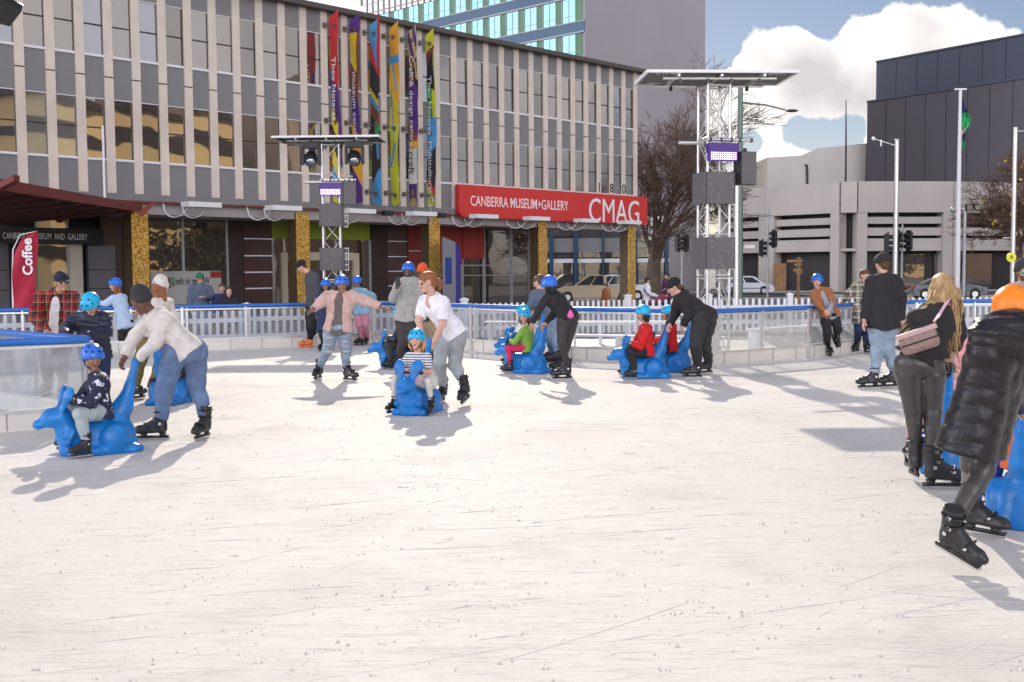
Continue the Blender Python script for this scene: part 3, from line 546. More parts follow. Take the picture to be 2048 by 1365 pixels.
# ================================================================== BUILDINGS BEHIND
def bld_frame(P0, ang):        # frame along a wall
    d = Vector((math.cos(ang), math.sin(ang), 0)); return Vector(P0), d, Vector((d.y, -d.x, 0))
# office tower: corner C, blank wall to the right (along fd), window wall to the left
Dc = 110.; C = Vector(((1172 - 1024) / FPX * Dc, Dc, 0)); dl = Vector((-.720, .693, 0)); nl = Vector((-.693, -.720, 0))
tw = empty('office_tower', C, 'tall office tower with blank grey end wall and blue window bands', 'building')
def LW(t, n, z): return C + dl * t + nl * n + UZ * z
u9 = (1409 - 1024) / FPX; k9 = fd.x / fd.y; Dr = (C.x - C.y * k9) / (u9 - k9); wl = (Dr - Dc) / fd.y
ul = (738 - 1024) / FPX; kl = dl.x / dl.y; Dl = (C.x - C.y * kl) / (ul - kl); ll = (Dl - Dc) / dl.y
ztop = 1.65 + (543 - 6) * Dl / FPX
mb = MB(); mb.prism([C + UZ * -.5, C + fd * wl + UZ * -.5, C + fd * wl + dl * ll - UZ * .5, C + dl * ll - UZ * .5], UZ * (ztop + .5)); mb.prism([C + UZ * ztop, C + fd * wl + UZ * ztop, C + fd * wl + dl * 9 + UZ * ztop, C + dl * 9 + UZ * ztop], UZ * 6)
mb.build('wall', M_twall, tw)
mb = MB(); mb.prism([LW(-.0, .5, ztop), LW(ll + .3, .5, ztop), LW(ll + .3, -3, ztop), LW(0, -3, ztop)], UZ * .5); mb.build('roof', M_tframe, tw)
FH = 3.45; wz0 = 1.65 + (541 - 385 / 3.2) * Dc / FPX   # bottom of a window row at the corner
rows = [wz0 + FH * k for k in range(-3, 4)]
for r0 in rows:
    mb = MB(); mb.ob(LW(0.02, 0, r0 + 2.3), dl * (ll - .02), nl * .12, UZ * (FH - 2.3)); mb.build('spandrel_band', M_tblue, tw)
    nW = 13; ww = (ll - .5) / nW
    for k in range(nW):
        a = .4 + k * ww
        mb = MB(); mb.ob(LW(a + .75, 0, r0), dl * (ww - .85), nl * .05, UZ * 2.3, 0); w_ = mb.build('window', M_twin, tw)
        mb = MB(); mb.ob(LW(a + .75 + (ww - .85) * .5 - .03, .05, r0), dl * .06, nl * .04, UZ * 2.3); mb.ob(LW(a + .7, .05, r0), dl * .06, nl * .08, UZ * 2.3); mb.ob(LW(a + ww - .12, .05, r0), dl * .06, nl * .08, UZ * 2.3); mb.ob(LW(a + .75, .05, r0 + .55), dl * (ww - .85), nl * .03, UZ * .05); mb.build('window_frame', M_tframe, w_)
    for k in range(nW + 1):
        mb = MB(); mb.ob(LW(max(.02, .4 + k * ww - .1), 0, r0), dl * .8, nl * .06, UZ * 2.3); mb.build('green_panel', M_tgreen, tw)
    mb = MB(); mb.ob(LW(.02, 0, r0 + 2.28), dl * (ll - .02), nl * .2, UZ * .14); mb.ob(LW(.02, 0, r0 - .1), dl * (ll - .02), nl * .16, UZ * .1); mb.build('ledge', M_tframe, tw)
mb = MB(); zt = ztop - 2.4
mb.ob(LW(0.02, 0, zt), dl * (ll), nl * .15, UZ * 2.2, 0)
for k in range(34): mb.ob(LW(.2 + k * ll / 34, .15, zt), dl * .12, nl * .12, UZ * 2.2, 1)
mb.build('top_floor', [M_shop, M_tframe], tw)
# low dark-glass building between museum and tower, seen under the museum corner
lb = empty('glass_shop_building', (12, 88, -.4), 'dark glass shop building with blue posts behind the bare tree', 'building')
def px_x(px, D): return (px - 1024) / FPX * D
mb = MB(); x0, x1 = px_x(1040, 88), px_x(1338, 88); mb.ob((x0, 88, -.48), (x1 - x0, 0, 0), (0, 10, 0), (0, 0, 6.6)); mb.build('wall', mat('shop_dark', (.035, .035, .04), .5), lb)
for x, w in ((948, 0), (1100, 8), (1148, 8), (1330, 7), (1205, 4), (1270, 5)):
    if w: mb = MB(); a = px_x(x, 87.7); mb.ob((a, 87.6, -.48), (w * .039, 0, 0), (0, .3, 0), (0, 0, 6.7)); mb.build('blue_post', mat('blue_post', (.012, .05, .10), .5), lb)
for z0, z1, m in ((2.2, 2.5, M_white), (3.0, 4.1, M_span), (5.9, 6.3, M_gpan)):
    mb = MB(); mb.ob((x0, 87.8, z0), (x1 - x0, 0, 0), (0, .2, 0), (0, 0, z1 - z0)); mb.build('fascia', m, lb)
for x0_, x1_, z0, z1 in ((1100, 1146, -.2, 2.2), (1158, 1203, -.2, 2.2), (1210, 1268, -.2, 2.2), (1277, 1328, -.2, 2.2), (1100, 1146, 4.2, 5.8), (1158, 1240, 2.6, 3.0), (1250, 1328, 2.6, 5.8)):
    a, b_ = px_x(x0_, 87.8), px_x(x1_, 87.8); mb = MB(); mb.add([(a, 87.78, z0), (b_, 87.78, z0), (b_, 87.78, z1), (a, 87.78, z1)], [(0, 1, 2, 3)]); mb.build('window', M_shop, lb)
# car park
cp = empty('car_park_building', (30, 105, -.48), 'curved concrete car park with slatted levels and dark ground floor', 'building')
plan = [(px_x(1440, 116), 116), (px_x(1535, 111), 111), (px_x(1680, 105), 105), (px_x(1712, 104.6), 104.6), (px_x(1900, 105.5), 105.5), (px_x(2060, 108.5), 108.5), (px_x(2300, 116), 116)]
zs = lambda y, x, D: 1.65 + ((541 - .007 * (x - 1024)) - y) / FPX * D
mbF = MB(); mbD = MB(); mbL = MB(); mbC = MB(); mbG = MB()
for i in range(len(plan) - 1):
    a = Vector((*plan[i], 0)); b_ = Vector((*plan[i + 1], 0)); d = (b_ - a); L_ = d.length; d.normalize(); n = Vector((d.y, -d.x, 0))
    def q(mbx, t0, t1, z0, z1, n0, n1, m=0): mbx.ob(a + d * t0 + n * n0 + UZ * z0, d * (t1 - t0), n * (n1 - n0), UZ * (z1 - z0), m)
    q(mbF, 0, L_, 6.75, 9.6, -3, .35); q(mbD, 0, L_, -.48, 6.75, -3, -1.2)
    q(mbF, 0, L_, 3.2, 3.45, -1.2, .1)
    if i != 2:
        for z0, z1 in ((3.3, 4.35), (4.62, 5.35), (5.72, 6.35)): q(mbL, 0, L_, z0, z1, -.3, .0)
    nc = max(1, round(L_ / 6.5))
    for k in range(nc + 1 if i != 2 else 0):
        t = min(max(L_ * k / nc, .45), L_ - .45); mbC = MB(); q(mbC, t - .45, t + .45, -.48, 6.75, -1.0, .30); mbC.build('column', M_pconc, cp)
mbF.build('fascia', M_pconc, cp); mbD.build('dark_core', M_dark, cp); mbL.build('slat_panels', M_pconc, cp)
mb = MB(); a = px_x(1545, 109); mb.ob((a, 108.6, -.48), (1.15, -.35, 0), (0, .1, 0), (0, 0, 2.6)); mb.build('timber_door', M_wood, cp)
for x0_, x1_ in ((1470, 1530), (1730, 1790), (1800, 1850), (1870, 1895), (1930, 1985)):
    a, b_ = px_x(x0_, 105.9), px_x(x1_, 105.9); mb = MB(); mb.ob((a, 105.9 + (10 if x0_ < 1600 else .3), -.3), (b_ - a, 0, 0), (0, .05, 0), (0, 0, 3.2)); mb.build('shop_window', M_shop, cp)
# plant room + upper dark building
pb = empty('concrete_plant_building', (55, 125, 0), 'pale concrete plant building with rooftop ridge above the car park', 'building')
D1 = 130.; P = [(1533, 318), (1600, 314), (1632, 300), (1728, 290)]; mb = MB(); back = Vector((0, 12, 0))
prof = [Vector((px_x(x, D1), D1, zs(y, x, D1))) for x, y in P]; base = [Vector((prof[-1].x, D1, -.5)), Vector((prof[0].x, D1, -.5))]
mb.prism(base + prof, back); 
q1 = prof[-1]; q2 = WP(1815, 304, 137.); mb.prism([Vector((q1.x, D1, -.5)), Vector((q2.x, 137, -.5)), q2, q1], Vector((0, 12, 0))); mb.build('wall', M_pconc2, pb)
mb = MB(); a = WP(1734, 362, 129.5); mb.ob(a, (1.1, .6, 0), (0, .1, 0), (0, 0, 1.4)); mb.build('louvre', M_dark, pb)
mb = MB(); mb.tube([WP(1610, 330, 129.8), WP(1614, 331, 129.8), WP(1615, 372, 129.8)], .12, 6); mb.build('downpipe', M_blackm, pb)
db = empty('dark_clad_building', (60, 120, 0), 'dark metal clad building in two stepped blocks behind the car park', 'building')
kd = .571 / .821; dd_ = Vector((.571, -.821, 0))
def dwall(xl, ytop, D0, Lw, m, yb=None, seams=16, zb=-.5, pn='upper_block'):
    p = Vector((px_x(xl, D0), D0, 0)); z = zs(ytop, xl, D0); nn = Vector((-.821, -.571, 0)); mb = MB(); mb.prism([p + UZ * zb, p + dd_ * Lw + UZ * zb, p + dd_ * Lw - nn * 20 + UZ * zb, p - nn * 20 + UZ * zb], UZ * (z - zb)); o = mb.build(pn, m, db)
    mb = MB()
    for k in range(1, seams): mb.ob(p + dd_ * (Lw * k / seams) + nn * .0 + UZ * zb, dd_ * .06, nn * .02, UZ * (z - zb - .1))
    mb.build('seams', M_seam, o); mb = MB(); mb.prism([p + nn * .15 + UZ * z, p + dd_ * Lw + nn * .15 + UZ * z, p + dd_ * Lw - nn * 20 + UZ * z, p - nn * 20 + UZ * z], UZ * .18); mb.build('parapet_cap', M_slate2, o); return p, z, nn
p, z, nn = dwall(1747, 132, 134., 60, M_slate2, seams=22, zb=14)
mb = MB(); mb.prism([p + dd_ * 12 - nn * 2 + UZ * (z + .15), p + dd_ * 55 - nn * 2 + UZ * (z + .15), p + dd_ * 55 - nn * 12 + UZ * (z + 2.2), p + dd_ * 12 - nn * 12 + UZ * (z + 2.2)], UZ * .1); mb.build('metal_roof', mat('metal_roof', (.35, .36, .42), .4, .3), db)
mb = MB(); mb.ob(p + dd_ * 27 + nn * .02 + UZ * (z - 6.6), dd_ * 2.2, nn * .06, UZ * 2.2); mb.build('louvre', M_dark, db)
dwall(1730, 210, 128., 60, M_slate, seams=24, pn='lower_block')
# low distant block and hill
mb = MB(); mb.prism([WP(1455, 352, 230), WP(1545, 352, 230), WP(1545, 420, 230), WP(1455, 420, 230)], (0, 15, 0)); mb.prism([WP(1470, 372, 200), WP(1530, 372, 200), WP(1530, 400, 200), WP(1470, 400, 200)], (0, 6, 0), 1)
tag(mb.build('distant_building', [mat('far_brown', (.09, .08, .08), .8), mat('far_cream', (.55, .47, .32), .7)], loc=(40, 230, 0)), 'far brown and cream building glimpsed left of the car park', 'building')
mb = MB(); hp = []
for i in range(61): x = -1800 + i * 60; hp.append((x, 2200, 20 + 185 * math.exp(-((x - 720) / 240) ** 2) + 30 * math.sin(i * .7) + 14 * math.sin(i * 1.9)))
n = len(hp); mb.add([(x, 2000, -60) for x, y, z in hp] + hp + [(x, 3000, -60) for x, y, z in hp], [(i, i + 1, n + i + 1, n + i) for i in range(n - 1)] + [(n + i, n + i + 1, 2 * n + i + 1, 2 * n + i) for i in range(n - 1)], 0, True)
tag(mb.build('hills', mat('hill_blue', (.11, .15, .22), .9, var=.2, vs=.01)), kind='structure')
# buildings across the plaza (behind / right of the photographer) that the museum glass mirrors
rh = random.Random(21); mb = MB()
for k in range(5200):
    u = rh.random(); zz = 6.2 * rh.random() ** .8; c = Vector((50 + 16 * u + rh.gauss(0, 1.0), -34 + 62 * u + rh.gauss(0, 1.0), zz + .6 * math.sin(u * 40))); a = Vector((rh.gauss(0, 1), rh.gauss(0, 1), rh.gauss(0, 1))).normalized() * (.28 + .2 * rh.random()); b_ = a.cross(Vector((rh.gauss(0, 1), rh.gauss(0, 1), 1))).normalized() * .3; mb.add([c - a, c + b_, c + a, c - b_], [(0, 1, 2, 3)])
tag(mb.build('hedge', mat('hedge_olive', (.075, .06, .03), .8, var=.5, vs=1.2), loc=(58, -3, 0)), 'tall brown and olive hedge across the plaza, mirrored in the shop glass', 'hedge', kind='stuff')
ob = empty('plaza_office_building', (70, -8, -.1), 'cream office block across the plaza mirrored in the museum glass', 'building')
M_oc = mat('sunlit_cream', (.80, .60, .30), .7, var=.1, vs=.2)
mb = MB(); mb.box((78, -6, 9), 26, 46, 19, R(20)); mb.build('wall', M_oc, ob)
mb = MB()
for k in range(4): mb.box((78, -6, 3.6 + 4 * k), 26.6, 46.6, 1.3, R(20))
mb.build('window_band', M_brown2, ob)
mb = MB(); mb.box((78, -6, 18.8), 28, 48, .6, R(20)); mb.build('roof', M_brown2, ob)
mb = MB()
ob2 = empty('plaza_dome_building', (110, -50, -.1), 'tall cream and brown block further off, mirrored in the upper museum windows', 'building')
mb.box((120, -62, 20), 30, 40, 42, R(30), 0); mb.box((95, 20, 12), 12, 20, 25, R(10), 0); mb.build('wall', mat('pale_brown_wall', (.42, .33, .24), .8, var=.3, vs=.1), ob2)
ob = empty('plaza_theatre_building', (70, 40, -.1), 'low brown theatre across the plaza mirrored in the museum glass', 'building')
mb = MB(); mb.box((86, 36, 4.5), 22, 30, 10, R(35)); mb.build('wall', mat('theatre_brown', (.2, .13, .09), .7, var=.3, vs=.3), ob); mb = MB(); mb.box((86, 36, 9.6), 24, 32, .5, R(35)); mb.build('roof', M_gpan, ob)
# ================================================================== RINK BARRIER
RH = .97
def barrier(pts, label, kick=.24, first=True, seglen=2.4):
    e = empty('rink_barrier', (*pts[0], 0), label, 'barrier', 'blue railed acrylic barriers round the rink')
    P = [Vector((x, y, 0)) for x, y in pts]
    mb = MB()
    for i in range(len(P) - 1):
        d = (P[i + 1] - P[i]).normalized(); n = Vector((d.y, -d.x, 0))
        mb.tube([P[i] + UZ * (RH - .035) - d * .02, P[i + 1] + UZ * (RH - .035) + d * .02], .042, 10)
    mb.build('top_rail', M_blue, e)
    for i in range(len(P) - 1):
        d = P[i + 1] - P[i]; L_ = d.length; d.normalize(); n = Vector((d.y, -d.x, 0)); ns = max(1, round(L_ / seglen)); s = L_ / ns
        for k in range(ns):
            a = P[i] + d * (s * k); b_ = a + d * s
            mb = MB(); mb.ob(a + d * .03 - n * .01 + UZ * (kick + .03), d * (s - .06), n * .012, UZ * (RH - kick - .11)); mb.build('acrylic_panel', M_acr, e)
            mb = MB(); mb.ob(a - n * .03, d * s, n * .045, UZ * kick, 0)
            for j in range(4): mb.ob(a + d * (s * (j + .5) / 4) + n * .015 + UZ * .01, d * .012, n * .006, UZ * (kick - .02), 1)
            mb.ob(a + n * .015 + UZ * (kick - .012), d * s, n * .02, UZ * .03, 2); mb.build('kick_board', [M_kick, M_kick2, M_alu], e)
            mb = MB()
            for q, w in ((0, .055), (.5, .03)): mb.ob(a + d * (s * q - w / 2) + n * (.012 if q else .018) + UZ * (0 if q == 0 else kick), d * w, n * .045, UZ * (RH - .05 - (0 if q == 0 else kick)), 0)
            mb.ob(a + d * (s * .0 + .09) + n * .012 + UZ * (kick), d * .025, n * .03, UZ * (RH - kick - .05), 0); mb.ob(a + UZ * (RH - .11) + n * .004, d * s, n * .02, UZ * .03, 0)
            mb.build('post', M_alu, e)
    return e
barrier(BAR[0:4], 'long blue railed barrier along the left back of the rink')
barrier(BAR[3:5], 'short blue railed barrier where the back of the rink turns towards the camera')
barrier(BAR[4:7], 'blue railed barrier slanting behind the riders in the middle of the rink')
barrier(BAR[6:9], 'blue railed barrier slanting back in front of the large lighting tower')
barrier(BAR[8:11], 'blue railed barrier at the right back of the rink behind the plaid coat')
barrier([(-8.2, 9.6), (-4.62, 12.15)][::1], 'near blue railed barrier on the left beside the kangaroo rider', kick=.20)
barrier([(-4.62, 12.2), (-8.6, 15.9)], 'blue railed barrier running back from the near left corner, a boy leaning on it', kick=.20)
# snow banked against the boards
rs_ = random.Random(11); mb = MB()
for (x0, y0), (x1, y1) in zip(BAR[:-1], BAR[1:]):
    L_ = math.hypot(x1 - x0, y1 - y0); n = int(L_ / .07)
    for k in range(n):
        u = (k + rs_.random()) / n; r_ = .025 + .05 * rs_.random() ** 2; px_, py_ = x0 + (x1 - x0) * u, y0 + (y1 - y0) * u - .07 - .05 * rs_.random(); mb.ball((px_, py_, 0), r_, seg=6, rings=4, sc=(1.5, 1, .45))
tag(mb.build('snow_bank', M_snow), 'small banks of scraped snow along the foot of the back barriers', 'snow', kind='stuff')
# ================================================================== PICKET FENCE
def pick(x0, y0, x1, y1, top, label):
    a = Vector((x0, y0, -.12)); b_ = Vector((x1, y1, -.12)); d = b_ - a; L_ = d.length; d.normalize(); n = Vector((d.y, -d.x, 0)); H = top + .12
    e = empty('picket_fence', a, label, 'fence', 'white picket fence round the rink'); ns = max(1, round(L_ / 2.4)); s = L_ / ns
    for k in range(ns + 1):
        p = a + d * (s * k); mb = MB(); mb.box(p + UZ * (H + .09) / 2, .14, .14, H + .09, math.atan2(d.y, d.x)); mb.box(p + UZ * (H + .11), .17, .17, .04, math.atan2(d.y, d.x)); mb.ball(p + UZ * (H + .12), .06, sc=(1, 1, .6)); mb.build('fence_post', M_white2, e)
        if k == ns: break
        mb = MB(); npk = int((s - .2) / .165)
        for j in range(npk):
            q = p + d * (.16 + (s - .32) * j / (npk - 1) - .035) + n * .03; w = .078
            P = [q + UZ * .06, q + d * w + UZ * .06, q + d * w + UZ * (H - .035), q + d * w * .8 + UZ * (H - .01), q + d * w * .5 + UZ * H, q + d * w * .2 + UZ * (H - .01), q + UZ * (H - .035)]; mb.prism(P, n * .02)
        for z in (.25, H - .28): mb.ob(p + d * .07 + UZ * z, d * (s - .14), n * .03, UZ * .1)
        mb.build('pickets', M_white2, e)
pick(-14.2, 22.4, -6.1, 25.9, .78, 'white picket fence seen through the left back barrier'); pick(-6.1, 25.9, -1.2, 28.4, .80, 'white picket fence behind the small lighting tower'); pick(-1.2, 28.4, 3.2, 31, .82, 'white picket fence behind the leaning skater in black'); pick(3.2, 31, 14.5, 31.6, .82, 'white picket fence in front of the road at right')
# white slatted crowd benches behind the right barriers
for k, (x0, y0, x1, y1, z, lab) in enumerate(((.2, 23.6, 4.2, 22.0, .30, 'low white slatted bench behind the barrier in the middle'), (-.6, 26.0, 4.6, 25.4, .45, 'long white slatted bench behind the middle barrier, further back'), (4.9, 23.6, 8.3, 26.6, .36, 'white slatted bench behind the right barrier'))):
    a = Vector((x0, y0, 0)); d = Vector((x1 - x0, y1 - y0, 0)); n = Vector((d.y, -d.x, 0)).normalized(); e = empty('bench', a, lab, 'bench')
    mb = MB()
    for j in range(3): mb.ob(a + n * (.13 * j) + UZ * z, d, n * .11, UZ * .035)
    mb.build('seat', M_white2, e); L_ = d.length; dn = d.normalized()
    for t in (.1, L_ / 2, L_ - .2): mb = MB(); mb.ob(a + dn * t - UZ * .12, dn * .06, n * .36, UZ * (z + .12)); mb.build('leg', M_white2, e)
mb = MB(); mb.ob((-.5, 22.9, -.1), (6, -1.4, 0), (.4, 5, 0), (0, 0, .06)); tag(mb.build('platform', M_kick, loc=(2, 24, -.1)), 'pale plywood platform behind the middle barrier', 'platform')
# ================================================================== LIGHTING TOWERS
def truss(mb, p, w, z0, z1, yaw, bay=.5):
    c = [Vector((math.cos(yaw + math.pi / 4 + k * math.pi / 2), math.sin(yaw + math.pi / 4 + k * math.pi / 2), 0)) * w * .707 for k in range(4)]
    for q in c: mb.tube([p + q + UZ * z0, p + q + UZ * z1], .026, 8)
    n = max(1, round((z1 - z0) / bay)); h = (z1 - z0) / n
    for f in range(4):
        a, b_ = c[f], c[(f + 1) % 4]
        for k in range(n):
            A, B = (a, b_) if (k + f) % 2 else (b_, a); mb.tube([p + A + UZ * (z0 + h * k), p + B + UZ * (z0 + h * (k + 1))], .012, 5, caps=False)
        for z in (z0 + .02, (z0 + z1) / 2, z1 - .02): mb.tube([p + a + UZ * z, p + b_ + UZ * z], .016, 6, caps=False)
def tower(p, yaw, ztop, screens, wash_z, spk, labels, heads=None, pan=(2.62, 1.35), pyaw=None, w=.42):
    p = Vector(p); e = empty('lighting_tower', p, labels[0], 'tower'); mb = MB(); z = 0.
    for za, zb in ((.04, 1.5), (1.52, 3.0), (3.02, ztop - .12)): truss(mb, p, w, za, zb, yaw)
    mb.build('truss', M_alu, e); mb = MB(); mb.box(p + UZ * .02, .8, .8, .04, yaw); mb.build('base_plate', M_alu2, e)
    py = yaw if pyaw is None else pyaw; ca = Vector((math.cos(py), math.sin(py), 0)); cb = Vector((-ca.y, ca.x, 0)); o = p + UZ * ztop
    mb = MB()
    for s in (-.42, .42): mb.tube([o - ca * 1.0 + cb * s - UZ * .06, o + ca * 1.0 + cb * s - UZ * .06], .028, 8)
    for s in (-.75, 0, .75): mb.tube([o + ca * s - cb * .6 - UZ * .03, o + ca * s + cb * .6 - UZ * .03], .024, 6)
    for s in (-.7, -.2, .2, .7):
        for q in (-.42, .42): mb.box(o + ca * s + cb * q - UZ * .1, .05, .05, .1, py, 1)
    mb.build('roof_bars', [M_alu, M_black], e)
    cpn = empty('roof_panel', o, labels[1], 'panel', 'dark roof panels on top of the lighting towers'); mb = MB(); mb.box(o + UZ * .015, pan[0] - .06, pan[1] - .06, .02, py); mb.build('panel_sheet', M_screen, cpn)
    mb = MB()
    for s in (-1, 1): mb.box(o + cb * s * pan[1] / 2 + UZ * .015, pan[0], .045, .05, py); mb.box(o + ca * s * pan[0] / 2 + UZ * .015, .045, pan[1], .05, py); mb.box(o + ca * s * .75 + UZ * -.002, .06, pan[1] - .05, .02, py)
    mb.build('panel_frame', M_white, cpn)
    rr = random.Random(int(p.y * 10))       # snow or bird marks on the sheet
    mb = MB()
    for s in (-1, 1):
        for k in range(14): mb.box(o + ca * (s * (pan[0] / 2 - .35) + rr.gauss(0, .09)) + cb * (rr.choice([-1, 1]) * (pan[1] / 2 - .17) + rr.gauss(0, .03)) - UZ * .0, .02 + .1 * rr.random(), .015, .014, py + rr.gauss(0, .5))
    mb.build('scuffs', M_white, cpn)
    for k, z in enumerate(screens):
        sc = empty('led_screen', p + UZ * z, labels[2 + k], 'screen', 'grey led screen cubes round the lighting towers'); sw = .56
        for f in range(4):
            a = yaw + f * math.pi / 2; nrm = Vector((math.sin(a), -math.cos(a), 0)); c = p + nrm * sw / 2 + UZ * z; mb = MB(); mb.box(c, sw - .05, .045, .56, a); mb.build('cabinet', M_screen, sc)
            if f == 1:
                mb = MB()
                for s in (-.28, -.14, 0, .14, .27): mb.box(c + nrm * .07 + UZ * s, .03, .1, .02, a)
                mb.tube([c + nrm * .12 - UZ * .29, c + nrm * .12 + UZ * .29], .012, 5); mb.tube([c + nrm * .06 - UZ * .29, c + nrm * .06 + UZ * .29], .008, 5); mb.build('handle_frame', M_white, sc)
        mb = MB(); r2 = random.Random(k + int(p.y))
        for j in range(26):
            a = yaw; nrm = Vector((math.sin(a), -math.cos(a), 0)); ca_ = Vector((math.cos(a), math.sin(a), 0)); mb.box(p + nrm * (sw / 2 + .026) + ca_ * r2.uniform(-.24, .24) + UZ * (z + r2.uniform(-.25, .25)), .006 + .006 * r2.random(), .004, .008, a)
        mb.build('water_spots', M_white, sc)
    # crossbar, wash light, speaker
    a = yaw; nrm = Vector((math.sin(a), -math.cos(a), 0)); ca_ = Vector((math.cos(a), math.sin(a), 0))
    mb = MB(); zz = wash_z + .29; mb.tube([p - ca_ * .26 + nrm * .3 + UZ * zz, p + ca_ * .62 + nrm * .3 + UZ * zz], .024, 8); mb.tube([p - ca_ * .68 - nrm * .0 + UZ * (zz - .03), p - ca_ * .2 + UZ * (zz - .03)], .03, 8)
    for s in (-.2, 0, .2, .36, .58): mb.box(p + ca_ * s + nrm * .3 + UZ * zz, .03, .07, .07, a, 1)
    mb.build('crossbar', [M_alu, M_black], e)
    wl_ = empty('wash_light', p + nrm * .36 + UZ * wash_z, labels[-2], 'stage light', 'purple led wash lights on the towers'); c = wl_.location
    mb = MB(); mb.box(c + UZ * .14, .56, .16, .16, a); mb.box(c, .54, .1, .17, a); mb.build('housing', M_ledh, wl_)
    mb = MB()
    for i in range(12):
        for j in range(4): mb.ball(c + nrm * .055 + ca_ * (-.225 + .041 * i) + UZ * (-.055 + .037 * j), .0135, seg=6, rings=4, sc=(1, 1, 1))
    mb.build('led_lenses', M_led, wl_)
    sp_ = empty('loudspeaker', p + ca_ * .46 + nrm * .3 + UZ * spk, labels[-1], 'speaker', 'black loudspeakers on the towers'); c = sp_.location
    mb = MB(); mb.box(c, .31, .26, .58, a + .1); mb.build('cabinet', M_blackm, sp_); mb = MB(); mb.box(c - Vector((-math.sin(a + .1), math.cos(a + .1), 0)) * .135, .29, .012, .56, a + .1); mb.build('grille', M_screen, sp_)
    mb = MB(); mb.box(c + UZ * .32, .05, .05, .08, a); mb.build('clamp', M_black, sp_)
    return e
pR = Vector((px_x(1427, 20.3), 20.3, .0)); pL = Vector((px_x(667, 28.4), 28.4, -.1))
tower(pR, R(14), 5.03, (3.08, 1.93), 3.63, 3.42, ['large silver truss tower behind the right pusher', 'wide dark roof panel on top of the large truss tower', 'upper grey screen cube on the large truss tower', 'lower grey screen cube on the large truss tower', 'purple lit wash light on the large truss tower', 'black loudspeaker high on the right of the large tower'], pyaw=R(3))
tower(pL, R(6), 5.03, (3.15, 2.06), 3.72, 3.68, ['smaller looking silver truss tower in front of the museum', 'dark roof panel on top of the left truss tower', 'upper grey screen cube on the left truss tower', 'lower grey screen cube on the left truss tower', 'purple lit wash light on the left truss tower', 'black loudspeaker high on the left tower'], pyaw=R(-2))
for px, py, lab in ((622, 314, 'black moving head spotlight at the left under the roof panel'), (709, 312, 'black moving head spotlight at the right under the roof panel')):
    c = WP(px, py, 27.9); e = empty('moving_head_light', c, lab, 'stage light', 'moving head lights on the left tower'); mb = MB(); mb.box(c + UZ * .27, .42, .24, .13); mb.box(c + UZ * .36, .05, .05, .1)
    for s in (-.2, .2): mb.ob(c + Vector((s - .035, -.06, -.2)), (.07, 0, 0), (0, .14, 0), (0, 0, .42))
    mb.build('yoke', M_blackm, e); mb = MB(); q = c + Vector((0, -.02, -.06)); dd = Vector((.12, -.8, -.6)).normalized(); mb.tube([q - dd * .18, q - dd * .12, q + dd * .05, q + dd * .16], [.10, .155, .16, .14], 16); mb.build('lamp_head', M_black, e)
    mb = MB(); mb.ball(q + dd * .155, .12, seg=14, rings=8, sc=(1, 1, .5), rot=dd.to_track_quat('Z', 'Y').to_matrix()); mb.build('lens', M_lens, e)
# lamp of a further tower just outside the left edge
c = WP(4, 22, 13.6); e = empty('stage_floodlight', c, 'dark floodlight with a purple lit edge at the top left corner', 'stage light'); ax_ = Vector((1, -.25, -.28)).normalized(); up_ = Vector((.3, .1, 1)).normalized(); sd_ = ax_.cross(up_).normalized()
mb = MB(); mb.prism([c - ax_ * .5 - up_ * .16, c + ax_ * .17 - up_ * .16, c + ax_ * .26 + up_ * .05, c + ax_ * .25 + up_ * .12, c - ax_ * .5 + up_ * .12], sd_ * .5); mb.build('housing', M_blackm, e)
mb = MB(); mb.ob(c - ax_ * .5 + up_ * .122 - sd_ * .01, ax_ * .75, sd_ * .05, up_ * .015); mb.build('lit_edge', M_led, e)
mb = MB(); mb.ob(c - ax_ * 1.2 - up_ * .02 + sd_ * .2, ax_ * .72, sd_ * .05, up_ * .05); mb.build('bracket', M_alu, e)
pT = Vector((c.x - 1.35, c.y + .2, 0)); e = empty('lighting_tower', pT, 'silver truss tower standing just beyond the left edge of the view', 'tower'); mb = MB(); truss(mb, pT, .42, .04, 5.0, 0); mb.build('truss', M_alu, e)
# ================================================================== POLES, LIGHTS, SIGNS
def pole(px, ytop, D, r0, r1, name, label, cat, m=M_alu2, zb=-.15, group=None):
    t = WP(px, ytop, D); p = Vector((t.x, t.y, zb)); e = empty(name, p, label, cat, group); mb = MB(); mb.tube([p, p + UZ * 1.5, Vector((t.x, t.y, t.z))], [r0, r0 * .95, r1], 10); mb.ball(Vector((t.x, t.y, t.z)), r1 * 1.15, sc=(1, 1, .6)); mb.build('pole', m, e); return e, t
e, t = pole(1481, 175, 42, .135, .09, 'street_lamp', 'tall green-grey street lamp with a long arm behind the large tower', 'street lamp', mat('lamp_green', (.17, .22, .19), .5, .4))
q = WP(1578, 222, 40.5); s_ = WP(1487, 206, 42); mb = MB(); mb.tube([s_, s_.lerp(q, .5) + UZ * .06, q], [.045, .035, .03], 6); mb.build('arm', bpy.data.materials['lamp_green'], e); mb = MB(); mb.ball(q + Vector((.1, 0, 0)), .2, sc=(1.2, .5, .28)); mb.build('lamp_head', M_blackm, e)
e, t = pole(1473.5, 352, 34, .10, .085, 'lamp_column', 'thick silver column right of the large truss tower', 'pole', M_alu)
e, t = pole(1794, 281, 40, .095, .075, 'camera_pole', 'grey pole with a thin arm and ball camera in front of the car park', 'pole', M_alu)
q = WP(1747, 278, 40); s_ = WP(1792, 292, 40); mb = MB(); mb.tube([s_, q], .022, 6); mb.tube([WP(1762, 293, 40), WP(1762, 280, 40)], .03, 6); mb.build('arm', M_alu, e); mb = MB(); mb.ball(q, .075); mb.build('camera_ball', M_white, e)
